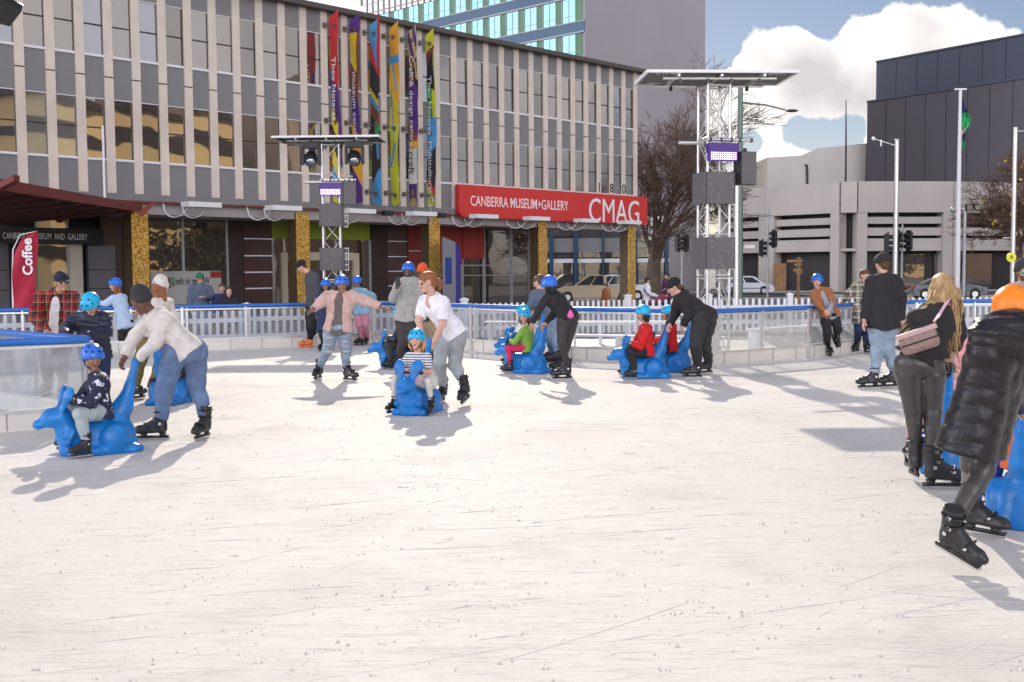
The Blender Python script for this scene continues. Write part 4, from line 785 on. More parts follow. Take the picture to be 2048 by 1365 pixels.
e, t = pole(1921, 180, 45, .11, .06, 'flagpole', 'white flagpole with a drooping green and blue flag', 'flagpole', M_white); mb = MB(); mb.box(t + UZ * .02, .45, .12, .06); mb.build('cap', M_white, e)
fl = empty('flag', WP(1924, 200, 45), 'drooping green, blue and black flag on the white flagpole', 'flag')
def drape(mb, x0, ys_, ws, D, m):
    for i in range(len(ys_) - 1):
        for k in range(4):
            def P(i_, k_): w = ws[i_]; return WP(x0 + w * k_ / 4, ys_[i_] + 3 * math.sin(k_ * 1.7), D) + Vector((0, .12 * math.sin(k_ * 2.1 + i_ * .8), 0))
            mb.add([P(i, k), P(i, k + 1), P(i + 1, k + 1), P(i + 1, k)], [(0, 1, 2, 3)], m[i], True)
mb = MB(); drape(mb, 1924, [200, 212, 225, 236, 248, 258, 268, 282, 298], [2, 6, 10, 15, 14, 8, 5, 6, 5], 45, [0, 0, 1, 1, 1, 2, 0, 1]); mb.build('cloth', [mat('flag_blue', (.015, .03, .16), .7), mat('flag_green', (.02, .42, .12), .6), mat('flag_white', (.6, .5, .45), .7)], fl)
e, t = pole(1930, 418, 52, .09, .08, 'floodlight_pole', 'short grey pole with twin floodlights right of the flagpole', 'pole', M_alu2)
for dx in (8, 24):
    c = WP(1930 + dx, 415, 51.8); mb = MB(); mb.box(c, .3, .12, .26, R(10)); mb.build('floodlight', M_blackm, e); mb = MB(); mb.box(c - Vector((0, .07, 0)), .25, .02, .2, R(10)); mb.build('lens', M_lens, e)
mb = MB(); mb.tube([WP(1924, 425, 52), WP(1960, 425, 52)], .03, 5); mb.ball(WP(1906, 420, 52), .13); mb.tube([WP(1906, 424, 52), WP(1930, 426, 52)], .025, 5); mb.build('bracket', M_alu2, e)
e, t = pole(2031, 257, 40, .09, .075, 'camera_pole', 'grey pole near the right edge with a yellow round sign', 'pole', M_alu)
mb = MB(); mb.tube([WP(2033, 263, 40), WP(2052, 262, 40)], .02, 5); mb.tube([WP(2006, 476, 40), WP(2028, 476, 40)], .02, 5); mb.build('arm', M_alu, e)
sg = empty('round_sign', WP(2023, 515, 39.7), 'small yellow round sign on the pole at the right edge', 'sign'); mb = MB(); c = sg.location; mb.tube([c, c + Vector((0, .03, 0))], .17, 20, smooth=False); mb.build('sign_disc', M_yel, sg); mb = MB()
for s in (-1, 1): mb.ob(c + Vector((s * .055 - .015, -.01, -.07)), (.03, 0, 0), (0, .008, 0), (-s * .05, 0, .14))
mb.build('symbol', M_black, sg)
mb = MB(); p = WP(1692, 296, 128); q = WP(1692, 200, 128); mb.tube([p - UZ * 6, p, q], [.12, .1, .05], 6); tag(mb.build('antenna_mast', M_blackm, loc=p), 'thin dark mast rising above the concrete plant building', 'mast')
def signal(c, yaw, label, h=1.05):
    e = empty('traffic_light', c, label, 'traffic light', 'traffic lights at the crossing'); a = Vector((math.cos(yaw), math.sin(yaw), 0)); n = Vector((math.sin(yaw), -math.cos(yaw), 0)); mb = MB(); P = []; w = .2
    mb.box(c, .32, .1, h + .18, yaw); mb.build('backboard', M_black, e); mb = MB(); mb.box(c - n * .12, .26, .2, h, yaw); mb.build('lamp_box', M_black, e)
    mb = MB()
    for k in (-1, 0, 1): q = c + n * .05 + UZ * (k * h * .32); mb.tube([q, q + n * .24], [.12, .13], 10, smooth=True); 
    mb.build('visors', M_black, e); return e
for px, ytop, D, heads, lab in ((1364, 468, 80, ((-7.5, 19, .9), (7.5, 19, -.9)), 'signal post left of the large truss tower'), (1536, 416, 76, ((-11, 81, 1.2), (11, 62, -1.1)), 'signal post beside the white car'), (1805, 450, 66, ((-29, 36, 1.2), (-10, 31, .6), (12, 32, -1.)), 'signal post behind the man in the black coat')):
    e, t = pole(px, ytop, D, .075, .06, 'signal_post', lab, 'pole', M_alu2, -.45)
    for k, (dx, dy, yw) in enumerate(heads): signal(WP(px + dx, ytop + dy, D), yw, ['left', 'right', 'far right'][k] + ' black traffic light on the ' + lab)
e, t = pole(1597, 517, 48, .07, .07, 'signpost', 'timber fingerpost with several pointing boards beyond the fence', 'signpost', M_wood)
for dy, x0, x1 in ((6, -22, 8), (13, -8, 6), (24, -10, 7), (28, -5, 8), (33, -3, 4)):
    mb = MB(); a = WP(1597 + x0, 517 + dy, 47.8); b_ = WP(1597 + x1, 517 + dy - 1, 47.8); mb.ob(a - UZ * .05, b_ - a, (0, .04, 0), (0, 0, .11)); mb.build('finger_board', M_wood, e)
mb = MB(); c = WP(1489, 497, 60); mb.ob(c, (.55, 0, 0), (0, .03, 0), (0, 0, .18)); mb.tube([c + Vector((.0, 0, .05)), c + Vector((-.5, 0, .05))], .02, 5); tag(mb.build('street_sign', M_white, loc=c), 'small white street name sign right of the silver column', 'sign')
# feather flag
base = WP(26, 640, 24.6); base.z = -.12; e = empty('feather_flag', base, 'dark red feather flag reading Coffee at the left edge', 'flag'); mb = MB(); mb.tube([base, WP(25, 560, 24.6), WP(26, 500, 24.6), WP(40, 470, 24.6), WP(74, 463, 24.6)], [.025, .02, .015, .012, .01], 6); mb.build('pole', M_white, e)
out = [(26, 614), (26, 540), (28, 505), (38, 483), (54, 469), (75, 463), (75, 500), (73, 560), (71, 614)]; NY = 24
def xl(y): 
    L_ = [(463, 72), (469, 54), (483, 38), (505, 28), (540, 26), (640, 25)]
    for (a, x), (b_, x2) in zip(L_, L_[1:]):
        if a <= y <= b_: return x + (x2 - x) * (y - a) / (b_ - a)
mb = MB()
def FP(i, k): y = 463 + (620 - 463) * i / NY; x = xl(y) + (75 - (y - 463) * .025 - xl(y)) * k / 8; return WP(x, y, 24.55) + Vector((0, .05 * math.sin(k * .8 + i * .35), 0))
for i in range(NY):
    for k in range(8): mb.add([FP(i, k), FP(i, k + 1), FP(i + 1, k + 1), FP(i + 1, k)], [(0, 1, 2, 3)], 0, True)
mb.build('cloth', fab('flag_crimson', (.42, .02, .05), var=.12, vs=2, bump=.2, bs=5), e)
text_mesh('Coffee', .30, WP(65, 551, 24.42), UZ, Vector((-1, 0, 0)), M_letter, 'lettering', e, .002, sx=.98, bold=.008)
# ================================================================== VEHICLES
def car(c, yaw, L_, H, wdt, prof, cab, paint, label, cat, name, glass_rows=True):
    c = Vector(c); e = empty(name, c, label, cat); a = Vector((math.cos(yaw), math.sin(yaw), 0)); s = Vector((-a.y, a.x, 0))
    def P(x, y, z): return c + a * x + s * y + UZ * z
    def loft(poly, w0, w1, z0, z1, m, nm, ext=0.):
        mb = MB(); n = len(poly); sec = []
        for q in (-1, -.86, .86, 1):
            pp = []
            for x, z in poly:
                w = (w0 + (w1 - w0) * min(1, max(0, (z - z0) / max(.01, z1 - z0)))) / 2; k = 1 if abs(q) < 1 else .985
                pp.append(P(x * k, q * (w + ext) if abs(q) == 1 else q * w, (z - .6) * (k if abs(q) == 1 else 1) + .6))
            sec.append(pp)
        vs = [p for q in sec for p in q]; fs = [tuple(range(n))[::-1], tuple(range(3 * n, 4 * n))]
        for j in range(3):
            for i in range(n): k = (i + 1) % n; fs.append((j * n + i, j * n + k, (j + 1) * n + k, (j + 1) * n + i))
        mb.add(vs, fs); return mb.build(nm, m, e)
    loft(prof, wdt, wdt * .97, .2, .9, paint, 'body'); loft(cab, wdt * .93, wdt * .72, .85, H, paint, 'cabin')
    xs_ = [x for x, z in cab]; x0, x1 = min(xs_), max(xs_); zt = H - .1; zb = min(z for x, z in cab) + .08
    top = [x for x, z in cab if z > H - .12]; tx0, tx1 = min(top), max(top)
    def W_(z): return (wdt * .93 + (wdt * .72 - wdt * .93) * (z - .85) / (H - .85)) / 2 + .012
    wins = [(.06, .47), (.52, .94)] if glass_rows else [(.08, .93)]
    for sd in (-1, 1):
        for u0, u1 in wins:
            mb = MB(); q = []
            for u, z in ((u0, zb), (u1, zb), (u1, zt), (u0, zt)):
                f = (z - zb) / (zt - zb); xa = x0 + .12 + (tx0 - x0) * f; xb = x1 - .12 + (tx1 - x1) * f; q.append(P(xa + (xb - xa) * u, sd * W_(z), z))
            mb.add(q, [(0, 1, 2, 3)]); mb.build('side_window', M_carwin, e)
    for xe, xt, nm in ((x1, tx1, 'windscreen'), (x0, tx0, 'rear_window')):
        sg_ = 1 if xe == x1 else -1; mb = MB(); f = .12; g = .9; mb.add([P(xe + (xt - xe) * f + sg_ * .025, -wdt * .39, zb), P(xe + (xt - xe) * f + sg_ * .025, wdt * .39, zb), P(xe + (xt - xe) * g + sg_ * .025, wdt * .34, zt), P(xe + (xt - xe) * g + sg_ * .025, -wdt * .34, zt)], [(0, 1, 2, 3)]); mb.build(nm, M_carwin, e)
    X0, X1 = min(x for x, z in prof), max(x for x, z in prof)
    for x in (X0 + .78, X1 - .82):
        for sd in (-1, 1):
            q = P(x, sd * (wdt / 2 - .09), .32); mb = MB(); mb.tube([q - s * sd * .1, q + s * sd * .095], .325, 20, smooth=False); w_ = mb.build('wheel', M_tyre, e)
            mb = MB(); mb.tube([q + s * sd * .08, q + s * sd * .105], .19, 14, smooth=False); mb.build('rim', M_alu, w_)
            mb = MB(); mb.tube([q - s * sd * .12, q + s * sd * .078], .39, 20, smooth=False); mb.build('wheel_arch', M_black, e)
    for sd in (-1, 1):
        mb = MB(); mb.ball(P(X1 - .12, sd * wdt * .38, .68), .14, sc=(1, 1, .55)); mb.build('headlight', M_lens, e); mb = MB(); mb.ball(P(X0 + .08, sd * wdt * .4, .78), .12, sc=(.8, .8, 1.2)); mb.build('tail_light', M_redw, e)
    mb = MB(); mb.box(P(X1 + .0, 0, .42), .04, .5, .12, yaw, 0); mb.build('number_plate', M_yel, e); mb = MB(); mb.ob(P(X0 + .3, -wdt / 2 - .01, .5), a * (X1 - X0 - .6), -s * .01, UZ * .05); mb.build('side_trim', M_black, e); return e
hatch_p = [(-1.9, .28), (-1.95, .6), (-1.85, .95), (.75, .98), (1.55, .85), (1.92, .68), (1.98, .4), (1.9, .22), (-1.8, .2)]
hatch_c = [(-1.85, .9), (-1.55, 1.42), (-1.0, 1.52), (.1, 1.52), (.4, 1.45), (1.15, .93)]
M_carw = mat('car_white', (.75, .76, .80), .25, spec=.6); M_carb = mat('car_dark_blue', (.012, .016, .035), .15, spec=.8); M_gold_p = mat('car_champagne', (.42, .34, .22), .35, .2)
q = WP(1500, 588, 93); car((q.x, 93, -.48), R(-14), 4, 1.52, 1.7, hatch_p, hatch_c, M_carw, 'small white hatchback on the road right of the large tower', 'car', 'parked_car')
sed_p = [(-2.3, .3), (-2.38, .62), (-2.2, .95), (-1.2, 1.0), (.9, .98), (1.9, .85), (2.3, .66), (2.36, .38), (2.2, .22), (-2.2, .2)]; sed_c = [(-1.7, .92), (-.9, 1.36), (-.3, 1.45), (.35, 1.42), (1.3, .93)]
q = WP(1893, 600, 74); car((q.x, 74, -.42), R(-6), 4.7, 1.45, 1.8, sed_p, sed_c, M_carb, 'dark blue sedan behind the blonde skater', 'car', 'parked_car')
ute_p = [(-2.6, .4), (-2.6, 1.05), (-.9, 1.08), (.9, 1.08), (2.0, 1.0), (2.45, .8), (2.5, .45), (2.3, .28), (-2.4, .3)]; ute_c = [(-.85, 1.02), (-.75, 1.68), (-.2, 1.78), (.45, 1.74), (1.35, 1.02)]
q = WP(1186, 600, 73); car((q.x, 72, -.42), R(176), 5, 1.78, 1.85, ute_p, ute_c, M_gold_p, 'champagne utility vehicle parked by the museum corner', 'ute', 'parked_ute')
q = WP(1222, 600, 79); car((q.x, 79, -.48), R(176), 5, 1.78, 1.85, ute_p, ute_c, M_carw, 'white utility vehicle just behind the champagne one', 'ute', 'parked_ute')
# ================================================================== TREES
def tree(p, H, r0, label, name, mt, spread=1., n0=6, seed=1, leaf=0, lean=(0, 0), lv=5):
    rr = random.Random(seed); p = Vector(p); e = empty(name, p, label, 'tree'); tr = MB(); br = MB(); lf = MB()
    def grow(q, d, L_, r, lev, mb):
        pts = [q]; rs = [r]; n = 4 if lev < 3 else 3
        for k in range(n):
            d = (d + Vector((rr.gauss(0, .16), rr.gauss(0, .16), rr.gauss(.03, .10)))).normalized(); q = q + d * L_ / n; pts.append(q); rs.append(max(.012, r * (1 - .55 * (k + 1) / n)))
        mb.tube(pts, rs, 8 if lev == 0 else (5 if lev < 3 else 3), caps=False)
        if lev >= lv:
            if leaf and rr.random() < leaf: c = pts[-1]; u = Vector((rr.gauss(0, 1), rr.gauss(0, 1), rr.gauss(0, 1))).normalized() * .11; v = u.cross(Vector((rr.gauss(0, 1), rr.gauss(0, 1), 1))).normalized() * .08; lf.add([c, c + u + v, c + u * 2, c + u - v], [(0, 1, 2, 3)])
            return
        nb = n0 if lev == 0 else rr.choice([3, 4, 4, 5])
        for k in range(nb):
            i = rr.randint(1 if lev else 2, n); a = rr.random() * 6.283; o = Vector((math.cos(a), math.sin(a), 0)); o = (o - d * o.dot(d)).normalized(); sp = rr.uniform(.45, 1.05) * spread
            grow(pts[i], (d * math.cos(sp) + o * math.sin(sp)).normalized(), L_ * rr.uniform(.55, .82), rs[i] * rr.uniform(.5, .7), lev + 1, br)
    grow(p, Vector((lean[0], lean[1], 1)).normalized(), H * .40, r0, 0, tr); tr.build('trunk', M_bark, e); br.build('branches', mt, e)
    if leaf: lf.build('leaves', M_yleaf, e)
tree((px_x(1306, 69), 69, -.4), 12.6, .55, 'large bare winter tree between the museum and the grey tower', 'bare_tree', M_twig, .72, 7, 4, lean=(.02, 0), lv=6)
tree((px_x(2040, 56), 56, -.2), 8.2, .2, 'bare tree with a few yellow leaves at the right edge', 'bare_tree', M_twig, .95, 6, 9, leaf=.03, lv=6)
# ================================================================== KANGAROO SLEDS
M_roo = mat('roo_blue_plastic', (.006, .19, .56), .36, spec=.5, var=.28, vs=9, bump=.12, bs=30)
def A3(*p): return np.array(p, float)
def make_roo():
    p = [pr((.20, 0, .16), (-.18, 0, .17), .155, .17, (0, 1, 0), 1.15), pr((.22, 0, .06), (-.24, 0, .05), .13, .14, (0, 1, 0), .9),
         pr((.25, 0, .20), (.33, 0, .37), .125, .080), pr((.33, 0, .37), (.41, 0, .365), .100, .088), pr((.41, 0, .36), (.52, 0, .305), .080, .036), pr((.52, 0, .31), (.535, 0, .312), .037),
         pr((-.06, 0, .24), (-.27, 0, .52), .11, .045, (0, 1, 0), 1.5), pr((-.14, 0, .24), (-.25, 0, .42), .13, .085, (0, 1, 0), 1.1), pr((-.25, 0, .42), (-.315, 0, .62), .085, .048), pr((-.315, 0, .62), (-.37, 0, .83), .048, .030), pr((-.37, 0, .83), (-.36, 0, .86), .030, .024)]
    for s in (-1, 1):
        p += [pr((.335, s * .06, .42), (.275, s * .115, .58), .035, .070, (.9, s * .3, .35), 2.2), pr((.275, s * .115, .58), (.262, s * .125, .63), .068, .028, (.9, s * .3, .35), 2.0)]
        p += [pr((-.13, s * .13, .15), (-.12, s * .165, .15), .145, .135, (0, 1, 0), 1.9), pr((-.30, s * .15, .03), (.26, s * .17, .032), .045, .05), pr((-.30, s * .15, .03), (-.36, s * .15, .035), .045, .03)]
        p += [pr((.24, s * .13, .24), (.30, s * .14, .14), .03, .028), pr((.30, s * .14, .14), (.34, s * .12, .15), .028, .02)]
    P, F = sdf_build(p, .011, .035, smooth=1); P[:, 2] = np.maximum(P[:, 2], .004)
    body = np_obj('roo_body', P, F, M_roo, loc=(0, 0, 0))
    mb = MB(); mb.tube([(.245, -.17, .50), (.245, .17, .50)], .014, 8, 0); mb.build('tmp', M_blackm); bar = bpy.data.objects['tmp']; bar.name = 'handle_bar'
    out = [body, bar]; me_ = mat('roo_eye', (.005, .09, .36), .3)
    for s in (-1, 1): out.append(MB().tube([(.245, s * .10, .50), (.245, s * .17, .50)], .02, 8, 0).build('grip', M_black)); out.append(MB().ball((.445, s * .066, .392), .015).build('eye', me_))
    return out
roo_parts = make_roo(); roo_used = False
ROOS = []
def roo(x, y, yaw, label, scale=1.):
    global roo_used
    g = G(x, y); r = R(yaw); e = empty('kangaroo_sled', g, label, 'skating aid', 'blue kangaroo skating aids'); e.rotation_euler = (0, 0, r - math.pi / 2); e.scale = (scale,) * 3
    for p in roo_parts: c = p if not roo_used else p.copy(); (roo_used and COL.objects.link(c)); c.parent = e
    roo_used = True
    f = Vector((math.sin(r), -math.cos(r), 0)); s = Vector((-f.y, f.x, 0))
    fr = lambda a, b, c: g + (f * a + s * b + UZ * c) * scale
    ROOS.append(fr); return fr
# ================================================================== SKATES
def make_skate(name, m_boot, strap):
    p = [pr((-.075, 0, .15), (-.085, 0, .325), .052, .060, (1, 0, 0), .92, cut=1), pr((-.085, 0, .13), (.12, 0, .112), .050, .042, (0, 1, 0), 1.1), pr((.05, 0, .135), (-.06, 0, .20), .04, .045), pr((-.085, 0, .10), (.14, 0, .092), .046, .044, (0, 0, 1), 1.9), pr((.145, 0, .108), (.165, 0, .104), .038, .03)]
    P, F = sdf_build(p, .0075, .022, smooth=1); mb = MB()
    for x0, x1 in ((-.125, -.055), (.055, .125)): mb.prism([(x0, -.012, .075), (x1, -.012, .075), (x1 - .012, -.012, .03), (x0 + .012, -.012, .03)], (0, .024, 0), 0)
    mb.prism([(-.15, -.011, .05), (.165, -.011, .05), (.15, -.011, .024), (-.145, -.011, .024)], (0, .022, 0), 0)
    ex_ = mb; mb = MB(); mb.prism([(-.16, -.002, .03), (.17, -.002, .034), (.155, -.002, .006), (.12, -.002, 0), (-.13, -.002, 0), (-.155, -.002, .006)], (0, .004, 0)); blm = mb; mb = ex_
    for cx, cz, rx, tilt in ((-.078, .285, .067, 0), (-.065, .215, .062, .25), (.05, .135, .053, .9)):
        pts = []; n = 14
        for k in range(n + 1): a = -2.5 + 5. * k / n; v = Vector((math.cos(a) * rx, math.sin(a) * (rx if cz > .2 else .052), 0)); v = Matrix.Rotation(-tilt, 3, 'Y') @ v; pts.append(Vector((cx, 0, cz)) + v)
        mb.tube(pts, .009, 5, 1); mb.box((cx + .01, -(rx - .003) if cz > .2 else -.05, cz), .03, .012, .018, 0, 2)
    mb.tube([(-.075, -.06, .17), (-.075, -.066, .17)], .014, 10, 2); mb.tube([(-.075, .06, .17), (-.075, .066, .17)], .014, 10, 2)
    b = np_obj(name, P, F, [m_boot, strap, M_alu], loc=(0, 0, 0), extra=mb); bl = blm.build('blade', M_chrome); bl.parent = b; return b
M_boot = mat('boot_black', (.022, .021, .023), .38, var=.3, vs=20, bump=.15, bs=40); M_bootk = mat('strap_black', (.012, .012, .012), .5); M_booto = mat('boot_orange', (.75, .16, .02), .35)
SK = {'k': make_skate('skate', M_boot, M_bootk), 'o': make_skate('skate', M_booto, M_bootk)}; sk_used = set()
def put_skate(kind, parent, base, yaw, pitch, roll, sc):
    """base: point under the middle of the blade"""
    src = SK[kind]
    if kind in sk_used: c = copy_tree(src, parent)
    else: c = src; c.parent = parent; sk_used.add(kind)
    r = R(yaw) - math.pi / 2; M = Matrix.Rotation(r, 3, 'Z') @ Matrix.Rotation(-R(pitch), 3, 'Y') @ Matrix.Rotation(R(roll), 3, 'X')
    c.matrix_local = Matrix.Translation(base - parent_loc(parent)) @ M.to_4x4() @ Matrix.Scale(sc, 4); return M
# ================================================================== PEOPLE
def skin_mat(n, c): return mat(n, c, .5, var=.08, vs=9, sss=.0)
SKIN = dict(pale=skin_mat('skin_pale', (.62, .36, .27)), tan=skin_mat('skin_tan', (.48, .27, .18)), brown=skin_mat('skin_brown', (.28, .14, .085)), dark=skin_mat('skin_dark', (.15, .07, .045)))
HAIR = dict(black=fab('hair_black', (.012, .01, .01), bs=50, rough=.45), brown=fab('hair_brown', (.10, .045, .02), bs=50, rough=.5), red=fab('hair_auburn', (.26, .09, .03), bs=50, rough=.5), blond=mat('hair_blond', (.50, .34, .16), .5, var=.45, vs=22, bump=.5, bs=45, stretch=(1, 1, .12), dark=(.22, .12, .05)), ginger=fab('hair_ginger', (.62, .33, .10), bs=50, rough=.5))
M_lip = mat('lips', (.32, .09, .075), .5); M_lipd = mat('lips_dark', (.13, .045, .04), .5); M_teeth = mat('teeth', (.75, .72, .66), .3); M_eye = mat('eye_dark', (.02, .014, .012), .15); M_brow = mat('eyebrow', (.05, .03, .02), .8); M_eyew = mat('eye_white', (.7, .68, .65), .3)
HEL = dict(blue=mat('helmet_blue', (.02, .15, .62), .3, spec=.5), cyan=mat('helmet_cyan', (.015, .42, .72), .3, spec=.5), orange=mat('helmet_orange', (.90, .24, .01), .35, spec=.5))
M_strap = mat('chin_strap', (.015, .015, .015), .8); M_shades = mat('sunglasses', (.012, .012, .014), .08, spec=.9)
def nv(v): v = np.array(v, float); return v / max(1e-9, np.linalg.norm(v))
def hand_mesh(mb, Wp, d, side, palm, s, curl, thumb_side=1, m=0):
    """five tapered fingers rooted in the palm; d = along the hand, side = across, palm = where they curl"""
    base = Wp + d * .085 * s
    for k, (o, L_) in enumerate(((-.033, .066), (-.011, .076), (.011, .072), (.032, .056))):
        q = base + side * (o * s) - d * abs(o) * .15; dirs = [d * math.cos(a) + palm * math.sin(a) for a in (curl * .35, curl * 1.05, curl * 1.75)]
        pts = [q - d * .02 * s]; pts.append(q)
        for j, f in enumerate((.42, .33, .25)): pts.append(pts[-1] + nv(dirs[j]) * L_ * f * s)
        mb.tube([Vector(p) for p in pts], [.0095 * s, .0095 * s, .009 * s, .008 * s, .006 * s], 6, m)
    q = Wp + d * .03 * s + side * (-.03 * s * thumb_side); t1 = nv(d * .65 - side * .75 * thumb_side + palm * .3); t2 = nv(d * .9 - side * .2 * thumb_side + palm * (.3 + curl * .5))
    mb.tube([Vector(p) for p in (q - t1 * .01, q + t1 * .028 * s, q + t1 * .035 * s + t2 * .025 * s, q + t1 * .035 * s + t2 * .05 * s)], [.012 * s, .0115 * s, .010 * s, .007 * s], 6, m)
def head_frame(yaw, pitch, roll=0):
    y, p = R(yaw), R(pitch); f = np.array([math.sin(y) * math.cos(p), -math.cos(y) * math.cos(p), math.sin(p)]); s = np.array([math.cos(y), math.sin(y), 0.]); u = np.cross(f, s); u = -u if u[2] < 0 else u
    r = R(roll); s2 = s * math.cos(r) + u * math.sin(r); u2 = u * math.cos(r) - s * math.sin(r); return f, s2, u2
PN = [0]
def person(label, J, H, skin='pale', top=None, bot=None, head=(0, 0, 0), hs=1., gear=None, hair=None, feet=(), fat=1., group=None, loc=None, curl=.6, female=False, face='smile', over=None, gloves=None, shades=None, h=None, skate_s=1., beard=None):
    """J: joints in world space. hd, sl, el, wl, sr, er, wr, hl, kl, al, hr, kr, ar (l/r = photo left/right)"""
    s = H / 1.75; J = {k: np.array(v, float) for k, v in J.items()}; D = J['hd'][1]
    h = h or min(.016, max(.0085, D * .00062)); sp0 = nv((J['sl'] + J['sr']) / 2 - (J['hl'] + J['hr']) / 2) * .038 * s; J['sl'] = J['sl'] - sp0; J['sr'] = J['sr'] - sp0; C = (J['sl'] + J['sr']) / 2; Pv = (J['hl'] + J['hr']) / 2; sp = nv(C - Pv); sd = nv(J['sr'] - J['sl']); fr = nv(np.cross(sd, sp)); hf, hsd, hu = head_frame(*head); hd = J['hd']; q = hs * .97
    root = empty('person', loc if loc is not None else Vector((Pv[0], Pv[1], 0)), label, 'person', group); F_ = fat
    shw = np.linalg.norm(J['sr'] - J['sl']) / 2; tw_ = max(.035 * s, shw - .105 * s * F_)
    def torso(off, hem=0., cloth=0):
        L_ = []; lw = .088 if female else .1
        L_.append(pr(J['sl'] + sd * .02, J['sr'] - sd * .02, (.058 * s + off)))
        for k in (-1, 1):
            a = C + sd * (k * tw_) - sp * .07 * s; m_ = C * .42 + Pv * .58 + sd * (k * tw_ * (.62 if female else .8)); b = Pv + sd * (k * .055 * s)
            L_.append(pr(a, m_, .112 * s * F_ + off, lw * s * F_ + off, fr, 1.12))
            if cloth: b = b + hv * (hem if hem < 0 else (max(hem, .03) if hem < .25 else .03))
            L_.append(pr(m_, b, lw * s * F_ + off, (.108 * s * F_ + off + (.020 if cloth else 0)), fr, 1.05, cut=cloth))
        L_.append(pr(C, C * .5 + Pv * .5, .10 * s * F_ + off))
        return L_
    def arm(a, e, w, off, full=1., cut=1):
        L_ = [pr(J[a], J[e], .054 * s * F_ + off, .044 * s + off, cut=(1 if full < .6 and cut else 0))] if full >= .6 else [pr(J[a], J[a] + (J[e] - J[a]) * (full * 2), .058 * s * F_ + off, .056 * s + off, cut=1)]
        if full >= .6: t = min(1., (full - .5) * 2); L_.append(pr(J[e], J[e] + (J[w] - J[e]) * t, .044 * s + off, (.031 + .012 * (1 - t)) * s + off * .85, cut=cut))
        return L_
    def leg(hh, k, a, off, offb, cut=1, full=1.):
        Kn, An, Hp = J[k], J[a], J[hh]; f2 = 1 + (F_ - 1) * .8; L_ = [pr(Hp, Kn, .088 * s * F_ + off, .062 * s * f2 + off), pr(Hp * .75 + Kn * .25, Hp * .45 + Kn * .55, .090 * s * F_ + off, .076 * s * f2 + off)]; e_ = Kn + (An - Kn) * full
        back = nv(np.cross(nv(An - Kn), np.array([1., 0, 0]))); L_.append(pr(Kn, e_, .058 * s * f2 + off, .043 * s + offb, cut=cut)); m_ = Kn * .68 + An * .32
        L_.append(pr(Kn * .85 + An * .15, m_, .050 * s + off * .8, .056 * s + off * .8)); return L_
    hv = -sp
    # ---- body
    P_ = torso(0); P_ += arm('sl', 'el', 'wl', 0, cut=0) + arm('sr', 'er', 'wr', 0, cut=0) + leg('hl', 'kl', 'al', 0, 0, 0) + leg('hr', 'kr', 'ar', 0, 0, 0)
    P_.append(pr(Pv - sd * .05 * s, Pv + sd * .05 * s, .105 * s * F_)); nb = hd - hu * .07 * q - hf * .02 * q
    P_.append(pr(C + sp * .02 * s, nb, .062 * s, .054 * q))
    P_ += [pr(hd + hu * .035 * q - hf * .025 * q, hd + hu * .035 * q + hf * .015 * q, .092 * q, .086 * q, hsd, 1.12), pr(hd + hf * .03 * q - hu * .01 * q, hd + hf * .052 * q - hu * .075 * q, .066 * q, .036 * q, hsd, 1.05), pr(hd + hf * .07 * q - hu * .093 * q, hd + hf * .074 * q - hu * .093 * q, .020 * q),
           pr(hd + hf * .092 * q + hu * .012 * q, hd + hf * .112 * q - hu * .028 * q, .010 * q, .015 * q), pr(hd + hf * .080 * q - hsd * .03 * q + hu * .028 * q, hd + hf * .080 * q + hsd * .03 * q + hu * .028 * q, .014 * q)]
    for k in (-1, 1): P_.append(pr(hd + hsd * k * .078 * q + hu * .015 * q, hd + hsd * k * .080 * q - hu * .02 * q, .022 * q, .015 * q, hsd, 2.)); P_.append(pr(hd + hf * .05 * q + hsd * k * .032 * q - hu * .025 * q, hd + hf * .05 * q + hsd * k * .032 * q - hu * .027 * q, .03 * q))
    ex = MB(); gl = MB()
    for a, w, k in (('el', 'wl', -1), ('er', 'wr', 1)):
        d = nv(J[w] - J[a]); pk = 'p' + w[1]
        if pk in J: d = nv(J[pk])
        palm = nv(fr * .3 - sp * .4 - sd * k * .5 + np.array([0, 0, -.3])) ; palm = nv(palm - d * (palm @ d)); side = np.cross(d, palm)
        if side[2] > 0 : side = -side
        P_.append(pr(J[w], J[w] + d * .075 * s, .028 * s, .036 * s, palm, 1.9)); hand_mesh(ex if not gloves else gl, J[w], d, side, palm, s, curl, 1)
        if gloves: gl.tube([Vector(J[w]), Vector(J[w] + d * .085 * s)], [.038 * s, .043 * s], 8); gl.build('glove', gloves, root); gl = MB()
    Pm, Fm = sdf_build(P_, h, .022 * s); body = np_obj('body', Pm, Fm, SKIN[skin], root, extra=ex)
    # ---- face
    if hf[1] < .45 and D < 32:
        lp = M_lipd if skin in ('dark', 'brown') else M_lip
        for k in (-1, 1):
            if not shades:
                mb = MB(); rm = Matrix((tuple(hsd), tuple(hf), tuple(hu))).transposed(); mb.ball(hd + hf * .081 * q + hsd * k * .031 * q + hu * .008 * q, .0125 * q, seg=8, rings=6, sc=(1.25, .8, .8), rot=rm); eo = mb.build('eye', M_eyew, root); mb = MB(); mb.ball(hd + hf * .0905 * q + hsd * k * .031 * q + hu * .007 * q, .0065 * q, seg=6, rings=4); mb.build('iris', M_eye, eo)
            mb = MB(); mb.tube([Vector(hd + hf * .094 * q + hsd * k * .016 * q + hu * .026 * q), Vector(hd + hf * .094 * q + hsd * k * .032 * q + hu * .031 * q), Vector(hd + hf * .086 * q + hsd * k * .048 * q + hu * .026 * q)], .0042 * q, 5); mb.build('eyebrow', M_brow, root)
        w = .024 if face == 'smile' else .018; up = .008 if face == 'smile' else 0
        mb = MB(); cz = -.052
